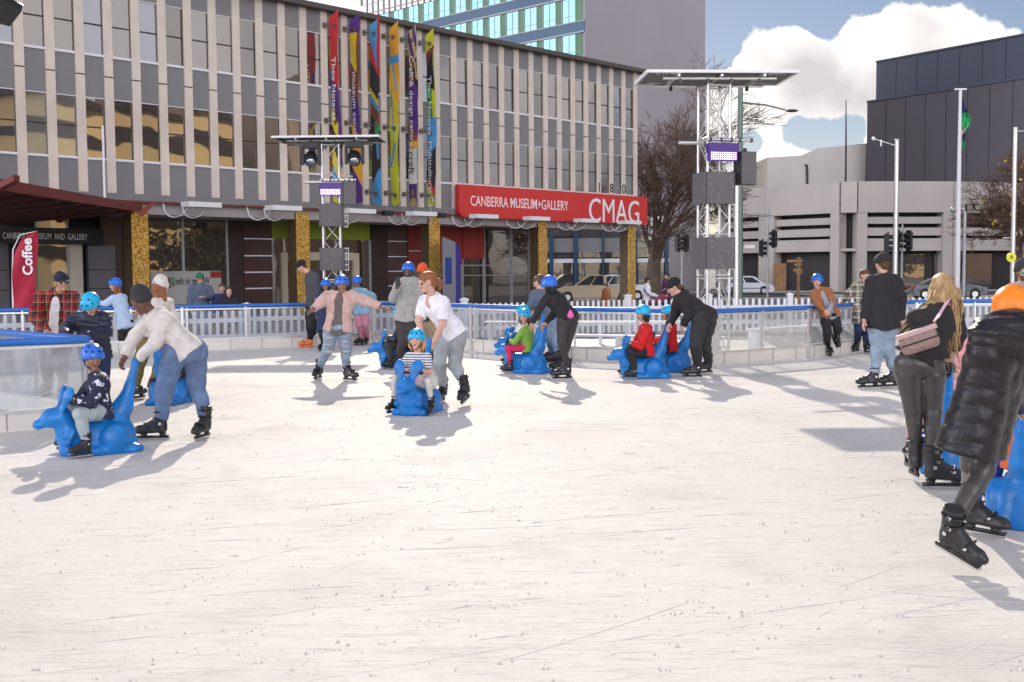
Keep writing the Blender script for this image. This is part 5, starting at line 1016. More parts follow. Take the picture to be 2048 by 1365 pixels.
        ptsm = [Vector(hd + hf * (.094 - .25 * abs(t) * .03) * q + hsd * t * w * q + hu * (cz + abs(t) * up) * q) for t in (-1, -.5, 0, .5, 1)]; mb.tube(ptsm, [.003 * q, .0075 * q, .0085 * q, .0075 * q, .003 * q], 6); mo = mb.build('mouth', lp, root)
        if face == 'smile': mb = MB(); mb.tube([p + Vector(hf) * .005 * q + Vector(hu) * .001 for p in ptsm[1:4]], .0042 * q, 5); mb.build('teeth', M_teeth, mo)
    if shades:
        mb = MB(); rm = Matrix((tuple(hsd), tuple(hf), tuple(hu))).transposed()
        for k in (-1, 1): mb.ball(hd + hf * .092 * q + hsd * k * .034 * q + hu * .008 * q, .027 * q, seg=12, rings=8, sc=(1, .25, .78), rot=rm); mb.tube([Vector(hd + hf * .088 * q + hsd * k * .058 * q + hu * .015 * q), Vector(hd - hf * .01 * q + hsd * k * .084 * q + hu * .016 * q)], .004 * q, 5)
        mb.tube([Vector(hd + hf * .098 * q - hsd * .012 * q + hu * .014 * q), Vector(hd + hf * .098 * q + hsd * .012 * q + hu * .014 * q)], .004 * q, 5); mb.build('sunglasses', shades, root)
    if beard:
        Pb, Fb = sdf_build([pr(hd + hf * .055 * q - hu * .065 * q - hsd * .02 * q, hd + hf * .055 * q - hu * .065 * q + hsd * .02 * q, .042 * q), pr(hd + hf * .03 * q + hsd * .05 * q - hu * .02 * q, hd + hf * .06 * q - hu * .08 * q, .03 * q), pr(hd + hf * .03 * q - hsd * .05 * q - hu * .02 * q, hd + hf * .06 * q - hu * .08 * q, .03 * q), pr(hd + hf * .10 * q - hu * .035 * q, hd + hf * .13 * q - hu * .03 * q, .022, neg=1)], h, .01); np_obj('beard', Pb, Fb, beard, root)
    # ---- hair
    if hair:
        hc, hk = hair[0], hair[1]; L_ = []; hr_ = .92 if gear else 1.
        cap = [pr(hd + hu * .045 * q - hf * .032 * q, hd + hu * .05 * q + hf * .010 * q * (0 if gear else 1), .102 * q * hr_, .090 * q * hr_, hsd, 1.1), pr(hd - hf * .05 * q, hd - hf * .055 * q - hu * .03 * q, .078 * q, .06 * q)]
        L_ += cap
        if hk == 'bun': L_.append(pr(hd - hf * .10 * q - hu * .06 * q, hd - hf * .12 * q - hu * .07 * q, .035 * q))
        if hk == 'pony': L_ += [pr(hd - hf * .11 * q + hu * .01 * q, hd - hf * .16 * q - hu * .02 * q, .04 * q, .045 * q), pr(hd - hf * .16 * q - hu * .02 * q, hd - hf * .17 * q - hu * .11 * q, .04 * q, .02 * q)]
        if hk in ('bob', 'long'):
            ln = .12 if hk == 'bob' else .30
            for k in (-1, 1): L_ += [pr(hd + hsd * k * .078 * q - hf * .02 * q, hd + hsd * k * .088 * q - hf * .025 * q - np.array([0, 0, ln * .5]), .034 * q, .032 * q), pr(hd + hsd * k * .088 * q - hf * .025 * q - np.array([0, 0, ln * .5]), hd + hsd * k * .075 * q - hf * .03 * q - np.array([0, 0, ln]), .032 * q, .016 * q)]
            L_.append(pr(hd - hf * .07 * q, hd - hf * .075 * q - np.array([0, 0, ln]), .06 * q, .04 * q, hsd, .75))
        Pm, Fm = sdf_build(L_, h, .02, wr=.003, wf=90); hair_o = np_obj('hair', Pm, Fm, HAIR[hc], root)
    # ---- head gear
    if gear:
        gk, gm = gear[0], gear[1]; rm = Matrix((tuple(hf), tuple(hsd), tuple(hu))).transposed()
        if gk == 'helmet':
            cc = hd + hu * .038 * q - hf * .008 * q; Ph, Fh = sdf_build([pr(cc - hf * .020 * q, cc + hf * .014 * q, .126 * q, .121 * q, hsd, 1.08), pr(hd - hu * .002 * q - nv(hu - .42 * hf) * 1.2, hd - hu * .002 * q - nv(hu - .42 * hf) * 1.2, 1.2, neg=1)], h * .75, .006, smooth=1)
            mb = MB()
            for az in (22, 60, -22, -60, 120, -120, 160, -160):
                for el in ((34,) if abs(az) != 60 else (28, 58)):
                    a, e_ = R(az), R(el); v = hf * math.cos(a) * math.cos(e_) + hsd * math.sin(a) * math.cos(e_) / 1.1 + hu * math.sin(e_); o = cc + hf * math.cos(a) * .016 * q; pp = o + nv(v) * .1235 * q * (1 if abs(math.cos(a)) > .4 else .94); mb.tube([Vector(pp - nv(v) * .012 * q), Vector(pp + nv(v) * .0045 * q)], .0115 * q, 10, 1)
            ho = np_obj('helmet', Ph, Fh, [HEL[gm], M_strap], root, extra=mb); mb = MB()
            for k in (-1, 1): mb.tube([Vector(hd + hsd * k * .095 * q + hu * .0 * q), Vector(hd + hsd * k * .078 * q + hf * .02 * q - hu * .06 * q), Vector(hd + hf * .045 * q - hu * .118 * q)], .007 * q, 5)
            mb.build('chin_strap', M_strap, ho)
        elif gk in ('cap', 'flatcap'):
            cc = hd + hu * .048 * q - hf * .012 * q; fl_ = gk == 'flatcap'
            L_ = [pr(cc - hf * .025 * q, cc + hf * (.02 if not fl_ else .05) * q + hu * (.0 if not fl_ else -.005) * q, .108 * q * (1.08 if fl_ else 1), .10 * q, hsd, 1.1), pr(cc - hu * .14 * q - hf * .2 * q, cc - hu * .14 * q + hf * .2 * q, .125 * q, neg=1)]
            Ph, Fh = sdf_build(L_, h * .8, .006); ho = np_obj(gk if not fl_ else 'flat_cap', Ph, Fh, gm, root); back = -1 if len(gear) > 2 else 1
            Ph, Fh = sdf_build([pr(cc + hf * .07 * q * back + hu * .0, cc + hf * (.165 if not fl_ else .12) * q * back - hu * .012 * q, .066 * q, .05 * q, hu, 5.5)], h * .6, .006); np_obj('brim', Ph, Fh, gm, ho)
        elif gk == 'beanie':
            cc = hd + hu * .05 * q - hf * .02 * q; L_ = [pr(cc, cc + hu * .035 * q - hf * .01 * q, .116 * q, .100 * q), pr(cc - hu * .155 * q - hf * .2 * q, cc - hu * .13 * q + hf * .2 * q, .13 * q, neg=1)]; Ph, Fh = sdf_build(L_, h * .8, .008, wr=.002, wf=70); ho = np_obj('beanie', Ph, Fh, gm, root)
            mb = MB(); n = 24; pts = [Vector(cc - hu * .012 * q + (hf * math.cos(2 * math.pi * k / n) + hsd * math.sin(2 * math.pi * k / n)) * .102 * q + hu * .004 * q * math.cos(2 * math.pi * k / n)) for k in range(n + 1)]; mb.tube(pts, .013 * q, 6, caps=False); mb.build('cuff', gm, ho)
        elif gk == 'hood':
            cc = hd + hu * .02 * q - hf * .03 * q; Ph, Fh = sdf_build([pr(cc, cc - hu * .09 * q, .135 * q, .12 * q), pr(cc + hf * .13 * q, cc + hf * .16 * q - hu * .08 * q, .088 * q, neg=1)], h, .02, wr=.003, wf=40); np_obj('hood', Ph, Fh, gm, root)
    # ---- trousers
    wr_ = .0065 * s
    if bot:
        m, off, st = bot[0], bot[1], bot[2] if len(bot) > 2 else ''; full = .97; offb = off * (1.2 if st == 'wide' else .7)
        L_ = leg('hl', 'kl', 'al', off, offb, 1, full) + leg('hr', 'kr', 'ar', off, offb, 1, full) + [pr(Pv - sd * .055 * s, Pv + sd * .055 * s, .108 * s * F_ + off), pr(Pv + sp * .02, Pv + sp * .05 * s, .1 * s * F_ + off * .6, .09 * s * F_ + off * .2, fr, 1., cut=1)]
        if top and top[2] < 0: L_.append(pr(Pv, Pv + sp * .09 * s, .108 * s * F_ + off, .100 * s * F_ + off, fr, 1., cut=1))
        if st == 'wide': L_[2] = pr(J['kl'], J['al'] * .97 + J['kl'] * .03, .058 * s + off, .062 * s + off, cut=1); L_[6] = pr(J['kr'], J['ar'] * .97 + J['kr'] * .03, .058 * s + off, .062 * s + off, cut=1)
        if female: 
            bk = -fr if len(bot) < 4 else fr * bot[3]
            for k in (-1, 1): L_.append(pr(Pv + sd * k * .062 * s + bk * .035 * s - sp * .015, Pv + sd * k * .062 * s + bk * .035 * s - sp * .05, .092 * s * F_ + off * .5))
        Pm, Fm = sdf_build(L_, h, .018 * s, wr=wr_ if off > .008 else .0012, wf=34); np_obj('trousers', Pm, Fm, m, root)
    # ---- tops
    for lay, T_ in enumerate([top] + ([over] if over else [])):
        if not T_: continue
        m, off, hem, slv = T_[:4]; st = T_[4] if len(T_) > 4 else ''
        hv = -sp if hem < .25 else nv(-sp * .4 + nv((J['kl'] + J['kr']) / 2 - Pv) * .6)
        L_ = torso(off, hem, 1)
        if slv > 0: L_ += arm('sl', 'el', 'wl', off * .9, slv) + arm('sr', 'er', 'wr', off * .9, slv)
        if hem > 0:
            for k in (-1, 1): L_.append(pr(Pv + sd * k * .05 * s + sp * .05, Pv + sd * k * .06 * s + hv * hem, .106 * s * F_ + off, (.112 * s * F_ + off) * (1.08 if hem > .2 else 1.), fr, 1.02, cut=1))
        if st in ('hood', 'coat', 'puffer'):
            L_.append(pr(C, C + sp * .05 * s, .085 * s + off * .4, .064 * s + off * .3, cut=1))
        if st == 'hood' and not (gear and gear[0] == 'hood'):
            bkd = -fr if (-fr) @ (-hf) > 0 else fr; L_.append(pr(C + sp * .05 * s + bkd * .07 * s - sd * .05 * s, C + sp * .05 * s + bkd * .07 * s + sd * .05 * s, .062 * s))
        if st == 'open':   # open front, seen from the front
            fd_ = fr if fr[1] < 0 else -fr; L_.append(pr(C + fd_ * .19 * s + sp * .15, Pv + fd_ * .22 * s - sp * .3, .085 * s, .13 * s, neg=1))
        if st == 'vneck': fd_ = fr if fr @ hf > 0 else -fr; L_.append(pr(C + fd_ * .12 * s + sp * .11 * s, C + fd_ * .155 * s - sp * .07 * s, .085 * s, .03, neg=1))
        puff = (.016 * s, .085 * s) if st == 'puffer' else ((.0065, .10) if st == 'longpuffer' else None)
        if not (st in ('tee', 'vneck')) and st != 'open': L_.append(pr(C, C + sp * .055 * s, .075 * s + off * .4, .060 * s + off * .3, cut=1))
        Pm, Fm = sdf_build(L_, h, .022 * s, wr=0 if puff else wr_ * (1.1 if off > .02 else .8), wf=30, puff=puff); nm = {'tee': 'tshirt', 'vneck': 'tshirt', 'hood': 'hoodie', 'puffer': 'puffer_jacket', 'longpuffer': 'puffer_coat', 'coat': 'coat', 'open': 'jacket', 'vest': 'shirt'}.get(st, 'jumper'); np_obj(nm, Pm, Fm, m, root)
    # ---- skates
    for f_ in feet: put_skate(f_[0], root, f_[1], f_[2], f_[3], f_[4], f_[5] * skate_s)
    return root
# pixel-described pose: each joint is (x, y[, metres further away])
def foot_world(f, D0, sc):
    """('g', x, y, yaw[, kind]) blade on the ice there; ('a', x, y, dd, yaw, pitch, roll[, kind]) lifted: pixel of the blade middle"""
    if f[0] == 'g': base = G(f[1], f[2]); yaw, pi, ro = f[3], 0, 0; kind = f[4] if len(f) > 4 else 'k'
    else: base = WP(f[1], f[2], D0 + f[3]); yaw, pi, ro = f[4], f[5], f[6]; kind = f[7] if len(f) > 7 else 'k'
    r = R(yaw) - math.pi / 2; M = Matrix.Rotation(r, 3, 'Z') @ Matrix.Rotation(-R(pi), 3, 'Y') @ Matrix.Rotation(R(ro), 3, 'X'); an = base + M @ Vector((-.08, 0, .20)) * sc
    return (kind, base, yaw, pi, ro, sc), np.array(an), (kind != 'n')
def pperson(label, D, J, H, fl=None, fr_=None, sk=1., **kw):
    W_ = {}
    for k, v in J.items():
        if k[0] == 'p' : W_[k] = v; continue
        W_[k] = np.array(WP(v[0], v[1], D + (v[2] if len(v) > 2 else 0)))
    feet = []
    for f, k in ((fl, 'al'), (fr_, 'ar')):
        if f: fo, an, show = foot_world(f, D, sk); W_[k] = an; 
        if f and show: feet.append(fo)
    return person(label, W_, H, feet=feet, **kw)
def rider(fr, label, H=1.08, skin='pale', top=None, bot=None, gear=('helmet', 'cyan'), hair=('brown', 'bob'), lean=0., hyaw=None, hpitch=-8, yaw=0, face='flat', knee=.19, arms='grip', **kw):
    k = H / 1.08
    J = dict(hl=fr(-.03, .075, .40), hr=fr(-.03, -.075, .40), sl=fr(-.02 + lean, .125 * k, .40 + .30 * k), sr=fr(-.02 + lean, -.125 * k, .40 + .30 * k), hd=fr(.02 + lean * 1.3, 0, .40 + .475 * k), kl=fr(.20 * k, knee + .02, .40), kr=fr(.20 * k, -knee - .02, .40), el=fr(.10 + lean, .20, .50), er=fr(.10 + lean, -.20, .50), wl=fr(.215, .13, .52), wr=fr(.215, -.13, .52))
    s = H / 1.75; feet = []
    for key, sd_ in (('al', 1), ('ar', -1)):
        base = fr(.20 * k, sd_ * (knee + .055), .015); y_ = yaw + sd_ * 14; r = R(y_) - math.pi / 2; M = Matrix.Rotation(r, 3, 'Z'); J[key] = base + M @ Vector((-.08, 0, .2)) * .66; feet.append(('k', base, y_, 0, 0, .66))
    return person(label, J, H, skin=skin, top=top, bot=bot, head=(hyaw if hyaw is not None else yaw, hpitch, 0), hs=.90, gear=gear, hair=hair, feet=feet, face=face, curl=1.1, loc=fr(0, 0, 0), **kw)
# fabrics
F_cream = fab('cream_jumper', (.68, .63, .58), bs=30); F_denim = fab('denim', (.13, .20, .34), var=.4, vs=6, bs=35); F_denl = fab('light_denim', (.26, .34, .43), var=.35, vs=6, bs=35); F_dgrey = fab('grey_denim', (.34, .37, .38), var=.3, vs=6); F_black = fab('black_cloth', (.020, .018, .02), var=.3); F_blackp = mat('black_leather_look', (.055, .050, .046), .33, var=.25, vs=5, bump=.15, bs=14, spec=.5)
F_char = fab('charcoal_cloth', (.05, .045, .045)); F_navy = mat('navy_puffer', (.018, .022, .05), .5, var=.2, vs=8, bump=.3, bs=12); F_bpuff = mat('black_puffer', (.012, .009, .012), .36, var=.3, vs=6, bump=.5, bs=18, spec=.4)
F_pink = fab('pale_pink_fleece', (.62, .42, .37), bs=60, bump=.6); F_taupe = fab('taupe_top', (.15, .12, .11)); F_white = fab('white_cotton', (.80, .78, .82)); F_grey = fab('grey_hoodie', (.36, .36, .34)); F_lblue = fab('light_blue_cloth', (.45, .58, .74)); F_ice = fab('iridescent_blue_puffer', (.25, .42, .55), var=.4, vs=7); F_pinkt = fab('pink_trousers', (.62, .25, .33)); F_khaki = fab('khaki_corduroy', (.22, .17, .07)); F_red = fab('red_hoodie', (.62, .012, .015)); F_mag = fab('magenta_leggings', (.62, .02, .10)); F_lime = fab('lime_shirt', (.22, .42, .06)); F_rust = fab('rust_brown_jacket', (.33, .13, .05)); F_brown = fab('olive_brown', (.12, .09, .05)); F_slate = fab('slate_shirt', (.06, .065, .08)); F_navyc = fab('navy_cloth', (.02, .035, .10)); F_mint = fab('mint_grey_trousers', (.38, .44, .45)); F_teal = fab('blue_grey_hoodie', (.10, .13, .19)); F_purple = fab('purple_cloth', (.14, .02, .09)); F_orange = fab('orange_cloth', (.75, .13, .02)); F_pastel = spots('pastel_skirt', (.62, .60, .52), (.70, .45, .50), 9, .55); F_blend = fab('faded_black_track', (.03, .03, .03)); F_plaidc = fab('pink_fleece', (.75, .35, .36)); F_sand = fab('sand_hoodie', (.35, .30, .24))
F_plaidr = plaid('red_plaid', (.42, .010, .014), (.012, .010, .012), (.010, .010, .010), (.40, .30, .15), 9.); F_plaidb = plaid('cream_black_plaid', (.62, .57, .46), (.08, .065, .05), (.03, .03, .03), (.3, .25, .2), 8.); F_check = plaid('blue_check', (.45, .48, .55), (.16, .2, .28), (.1, .12, .2), (.7, .7, .7), 22.); F_stripe = stripes('navy_stripe', (.74, .72, .72), (.03, .03, .07), 34, 2, .38); F_dino = spots('dinosaur_print', (.018, .022, .055), (.62, .66, .72), 17, .60); F_bluep = spots('blue_print', (.03, .07, .30), (.25, .2, .5), 12, .58)
C_navy = fab('navy_cap', (.012, .014, .035)); C_char = fab('charcoal_knit', (.035, .033, .035), bump=.7, bs=60); C_white = fab('cream_knit', (.70, .64, .60), bump=.7, bs=60); C_or = fab('orange_knit', (.72, .10, .02), bump=.6, bs=60); C_black = fab('black_cap', (.012, .012, .014)); C_green = fab('green_cap', (.01, .16, .09)); C_dark = fab('tweed_dark', (.022, .02, .02))
# ================================================================== THE RINK
r1 = roo(196, 906, -56, 'blue kangaroo sled at the front left under the child in the dinosaur print jacket', .97)
r2 = roo(836, 826, -18, 'blue kangaroo sled facing the camera under the child in the striped shirt', .98)
r3 = roo(1052, 746, -118, 'blue kangaroo sled under the child in the lime shirt'); r3b = roo(1048, 728, -112, 'blue kangaroo sled half hidden behind the lime shirt rider')
r4 = roo(1288, 756, -86, 'blue kangaroo sled under the nearer red hoodie child'); r4b = roo(1338, 744, -104, 'blue kangaroo sled under the second red hoodie child')
r5 = roo(802, 736, -84, 'blue kangaroo sled partly hidden behind the man in the grey hoodie'); r6 = roo(345, 806, 168, 'blue kangaroo sled behind the jeans of the bending man'); r7 = roo(1884, 935, 165, 'blue kangaroo sled behind the legs of the blonde skater'); r8 = roo(2052, 1040, 150, 'blue kangaroo sled cut off by the right edge of the picture')
rider(r1, 'small child in a dinosaur print jacket and blue helmet riding the front left kangaroo sled', 1.12, 'brown', (F_dino, .03, .06, 1., 'hood'), (F_mint, .022), ('helmet', 'blue'), None, yaw=-56, hyaw=35, hpitch=-12, knee=.20)
rider(r2, 'little girl in a striped shirt and cyan helmet riding towards the camera', 1.05, 'pale', (F_stripe, .014, .03, .42, 'tee'), (F_cream, .008), ('helmet', 'cyan'), ('ginger', 'bob'), yaw=-18, hyaw=-12, hpitch=-2)
c_ = ROOS[1](-.02, 0, .36); Pm, Fm = sdf_build([pr(ROOS[1](-.02, -.1, .42), ROOS[1](-.02, .1, .42), .11, cut=0), pr(ROOS[1](.0, -.16, .36), ROOS[1](.0, .16, .36), .085), pr(ROOS[1](.09, -.14, .38), ROOS[1](.09, .14, .38), .055)], .009, .05, wr=.008, wf=60)
np_obj('skirt', Pm, Fm, F_pastel, [o for o in bpy.data.objects if o.get('label', '').startswith('little girl in a striped')][0])
rider(r3, 'child in a lime shirt and pink leggings riding with head turned', 1.12, 'pale', (F_lime, .024, .05, .85, 'tee'), (F_mag, .014), yaw=-118, hyaw=-25, hpitch=-5, face='smile')
rider(r3b, 'child in a cyan helmet riding behind the lime shirt rider', 1.15, 'pale', (F_white, .018, .05, 1.), (F_navyc, .015), yaw=-112, hyaw=-100)
rider(r4, 'child in a bright red hoodie riding the nearer sled in the middle right', 1.30, 'tan', (F_red, .034, .06, 1., 'hood'), (F_black, .018), yaw=-86, hyaw=-82, hpitch=-12, hair=('black', 'bob'))
rider(r4b, 'second child in a red hoodie riding just before the pusher in the black cap', 1.22, 'tan', (F_red, .034, .06, 1., 'hood'), (F_black, .018), yaw=-104, hyaw=-100, hpitch=-5, hair=('black', 'bob'))
rider(r5, 'child in dark clothes and cyan helmet riding behind the man in the grey hoodie', 1.18, 'tan', (F_navy, .03, .05, 1.), (F_char, .02), yaw=-84, hyaw=-90, hair=('black', 'bob'))
rider(r6, 'child in a red jacket riding away behind the bending man', 1.05, 'pale', (F_red, .03, .05, 1.), (F_black, .02), yaw=168, hyaw=168)
rider(r7, 'child in a pink fleece and cyan helmet riding behind the blonde skater', 1.02, 'pale', (F_plaidc, .035, .05, 1., 'hood'), (F_plaidc, .02), yaw=165, hyaw=165, hair=('brown', 'bob'), lean=.1, hpitch=-25)
rider(r8, 'child in blue print and orange clothes riding at the right edge', 1.15, 'tan', (F_orange, .03, .05, 1.), (F_bluep, .025), yaw=150, hyaw=150, gear=('helmet', 'cyan'), hair=('black', 'bob'))
# --- adults and others on the ice
pperson('man in a cream jumper, jeans and dark beanie pushing the front left sled', 11.1, dict(hd=(284, 604, -.10), sl=(297, 632, .16), sr=(325, 634, -.16), el=(270, 671, .14), er=(309, 686, -.22), wl=(249, 716, .02), wr=(277, 718, -.12), hl=(350, 700, -.05), hr=(390, 698, .08), kl=(331, 778, -.08), kr=(394, 768, .1)), 1.80, ('g', 307, 881, -84), ('g', 405, 879, -12), skin='dark', top=(F_cream, .022, .05, .97), bot=(F_denim, .024), head=(-42, -28, 0), gear=('beanie', C_char), fat=1.06, curl=1.3, face='flat', beard=None)
pperson('boy in a navy puffer jacket and cyan helmet leaning on the near left barrier', 13.2, dict(hd=(182, 611, -.15), sl=(154, 633, 0), sr=(208, 633, 0), el=(134, 655, -.12), er=(211, 664, -.1), wl=(130, 672, -.45), wr=(166, 676, -.50), hl=(177, 702, .1), hr=(203, 702, .1), kl=(178, 760), kr=(205, 762)), 1.36, ('g', 180, 826, -20), ('g', 206, 828, 10), sk=.85, skin='pale', top=(F_navy, .045, .08, 1., 'puffer'), bot=(F_navyc, .03), head=(-12, -48, 0), hs=.95, gear=('helmet', 'cyan'), hair=('brown', ''), fat=1.05)
pperson('man in a red plaid jacket and navy cap leaning on the barrier behind the boy', 15.0, dict(hd=(124, 565, -.1), sl=(84, 592, .0), sr=(146, 590, .05), el=(70, 634, -.2), er=(141, 634, -.3), wl=(92, 664, -.55), wr=(138, 664, -.75), hl=(92, 680, .25), hr=(124, 680, .25), kl=(95, 740, .1), kr=(124, 740, .1)), 1.83, ('g', 94, 795, 0), ('g', 126, 795, 10), skin='tan', top=(F_white, .016, .12, 1., 'vest'), over=(F_plaidr, .042, .14, 1., 'open'), bot=(F_char, .02), head=(38, -8, 0), gear=('cap', C_navy), hair=('black', ''), shades=M_shades, fat=1.08)
pperson('girl in a light blue jacket and blue helmet leaning on the far left barrier', 23.0, dict(hd=(230, 571), sl=(226, 595, -.1), sr=(246, 594, .1), el=(212, 607, -.1), er=(240, 612, .15), wl=(200, 607, -.05), wr=(228, 618, .1), hl=(246, 648), hr=(258, 646), kl=(243, 676), kr=(262, 677)), 1.55, ('g', 236, 706, -80), ('g', 262, 704, -60), skin='pale', top=(F_lblue, .04, .10, 1.), bot=(F_black, .02), head=(-80, -8, 0), gear=('helmet', 'blue'), hair=('red', 'long'))
pperson('woman in a cream beanie and khaki trousers pushing the sled behind the bending man', 14.8, dict(hd=(321, 577), sl=(309, 604, -.1), sr=(336, 602, .12), el=(318, 640, -.2), er=(345, 636, .1), wl=(338, 672, -.1), wr=(352, 672, .1), hl=(297, 662), hr=(320, 660), kl=(283, 712, -.1), kr=(322, 728, .1)), 1.70, ('g', 274, 800, 160), ('g', 320, 806, 150), skin='pale', top=(F_cream, .03, .08, 1.), bot=(F_khaki, .03, 'wide'), head=(150, -20, 0), gear=('beanie', C_white), hair=('red', 'long'))
pperson('man in a slate shirt, black cap and orange skates by the back barrier', 24.0, dict(hd=(603, 534), sl=(617, 550, .16), sr=(630, 549, -.14), el=(618, 583, .18), er=(636, 584, -.18), wl=(622, 604, .1), wr=(631, 607, -.18), hl=(622, 616, .1), hr=(634, 617, -.08), kl=(621, 650, .05), kr=(625, 651, -.1)), 1.84, ('g', 614, 697, -88, 'o'), ('a', 640, 664, .35, -80, -45, 0), skin='pale', top=(F_slate, .028, .10, .75, 'tee'), bot=(F_black, .035), head=(-80, -32, 0), gear=('cap', C_black), hair=('brown', ''))
pperson('child in navy and a blue helmet standing behind the man with orange skates', 23.2, dict(hd=(651, 572), sl=(640, 592), sr=(663, 592), el=(634, 612), er=(668, 613), wl=(634, 630), wr=(664, 630), hl=(645, 640), hr=(659, 640), kl=(644, 668), kr=(660, 668)), 1.45, ('g', 644, 703, -20), ('g', 662, 703, 20), sk=.85, skin='brown', top=(F_navyc, .05, .22, 1., 'coat'), bot=(F_black, .02), head=(5, -12, 0), hs=.95, gear=('helmet', 'blue'), hair=('black', 'bob'), face='smile')
pperson('woman in a pale pink jacket and ripped jeans gliding with both arms spread', 16.9, dict(hd=(684, 571, -.08), sl=(657, 590), sr=(706, 590), el=(641, 606, -.12), er=(736, 604, -.05), wl=(626, 619, -.25), wr=(762, 614, -.08), hl=(664, 656), hr=(689, 656), kl=(656, 697, -.08), kr=(691, 698, -.05)), 1.72, ('g', 636, 760, -12), ('g', 700, 763, 48), skin='brown', top=(F_taupe, .014, .10, 1., 'vest'), over=(F_pink, .038, .05, .97, 'open'), bot=(F_denl, .018), head=(10, -8, 0), gear=('helmet', 'blue'), hair=('black', 'bob'), fat=1.16, curl=.15, face='smile', female=True)
pperson('girl in an icy blue puffer and pink trousers standing at the back barrier', 24.6, dict(hd=(714, 566), sl=(705, 584), sr=(729, 583), el=(700, 604), er=(746, 594), wl=(704, 617), wr=(750, 606, .3), hl=(715, 622), hr=(729, 622), kl=(717, 648), kr=(731, 648)), 1.42, ('g', 719, 692, -40), ('g', 733, 691, 0), sk=.9, skin='brown', top=(F_ice, .045, .08, 1., 'puffer'), bot=(F_pinkt, .028), head=(-18, -20, 0), hs=.95, gear=('helmet', 'blue'), hair=('black', ''))
pperson('tall man in a grey hoodie and blue helmet holding up a phone', 18.8, dict(hd=(816.5, 543), sl=(799, 563), sr=(833, 562), el=(787, 597), er=(840, 598), wl=(794, 576, -.25), wr=(838, 622, -.15), hl=(804, 632), hr=(824, 632), kl=(806, 680), kr=(822, 682), pl=(.1, -.2, 1.)), 1.86, ('g', 790, 739, -48), ('g', 826, 735, -20), skin='dark', top=(F_grey, .034, .08, 1., 'hood'), bot=(F_char, .028), head=(-8, -6, 0), gear=('helmet', 'blue'), shades=M_shades, beard=HAIR['black'], face='smile', curl=.9)
jw = [o for o in bpy.data.objects if o.get('label', '').startswith('woman in a pale pink')][0]
for (x, y) in ((655, 690), (659, 704), (691, 684), (693, 703), (658, 676)):
    c = WP(x, y, 16.73); mb = MB(); mb.ball(c, .055, seg=10, rings=6, sc=(1.1, .5, .35)); mb.build('denim_rip', mat('rip_threads', (.55, .5, .5), .9, var=.5, vs=60, stretch=(.2, 1, 3)) if 'rip_threads' not in bpy.data.materials else bpy.data.materials['rip_threads'], jw)
c = WP(795.5, 564, 18.45); mb = MB(); mb.box(c, .075, .012, .15, R(-15)); ph = mb.build('phone', M_blackm, loc=c); tag(ph, 'black phone held up by the man in the grey hoodie', 'phone')
pperson('person in an orange beanie half hidden behind the woman in white', 20.0, dict(hd=(846, 546), sl=(832, 570), sr=(862, 570), el=(829, 600), er=(868, 600), wl=(832, 626), wr=(868, 626), hl=(842, 632), hr=(858, 632), kl=(846, 680), kr=(866, 680)), 1.78, ('g', 848, 728, 170), ('g', 868, 729, 150), skin='pale', top=(F_char, .035, .08, 1.), bot=(fab('tan_trousers', (.36, .27, .17)), .03), head=(170, 0, 0), gear=('beanie', C_or), hair=('brown', ''))
pperson('woman in a white v-neck tee and pale jeans leaning to push the middle sled', 13.75, dict(hd=(854, 566, -.12), sl=(846, 599, .12), sr=(884, 600, -.12), el=(837, 641, .05), er=(885, 649, -.22), wl=(846, 680, .0), wr=(868, 684, -.22), hl=(889, 662, .06), hr=(915, 660, .0), kl=(879, 722, -.02), kr=(909, 730, .05)), 1.74, ('g', 884, 806, -10), ('a', 932, 803, .0, -18, -14, 8), skin='pale', top=(F_white, .020, .07, .42, 'vneck'), bot=(F_dgrey, .018), head=(-62, -12, 0), hair=('red', 'pony'), shades=M_shades, fat=1.08, curl=1.2, face='smile', female=True)
pperson('woman in a dark grey top and light jeans behind the woman in black', 20.0, dict(hd=(1078, 566), sl=(1067, 585), sr=(1090, 587), el=(1063, 610), er=(1092, 612), wl=(1066, 630), wr=(1084, 632), hl=(1088, 634), hr=(1104, 634), kl=(1096, 672), kr=(1106, 672)), 1.72, ('g', 1100, 724, -88), ('g', 1110, 727, -75), skin='pale', top=(F_teal, .03, .05, .8), bot=(F_denl, .034, 'wide'), head=(-115, -20, 0), hair=('brown', 'pony'))
pperson('woman all in black with a blue helmet leaning over the lime shirt rider', 16.7, dict(hd=(1098, 573, -.05), sl=(1091, 592, -.14), sr=(1117, 589, .16), el=(1077, 621, -.2), er=(1110, 625, .1), wl=(1065, 647, -.1), wr=(1090, 648, .05), hl=(1127, 634, -.06), hr=(1146, 634, .08), kl=(1123, 684, -.08), kr=(1134, 688, .08)), 1.73, ('g', 1125, 760, -82), ('g', 1119, 744, -70), skin='tan', top=(F_black, .016, .02, .97), bot=(F_char, .006), head=(-128, -25, 0), gear=('helmet', 'blue'), hair=('black', 'bob'), curl=1.2, female=True)
c = WP(1141, 627, 16.4); Pm, Fm = sdf_build([pr(c - Vector((0, 0, .03)), c + Vector((0, 0, .02)), .05, .03, (0, 1, 0), 2.)], .009, .01); o = np_obj('waist_tag', Pm, Fm, fab('hot_pink', (.75, .12, .38)), loc=tuple(c)); tag(o, 'small pink pouch clipped to the waist of the skater in black', 'pouch')
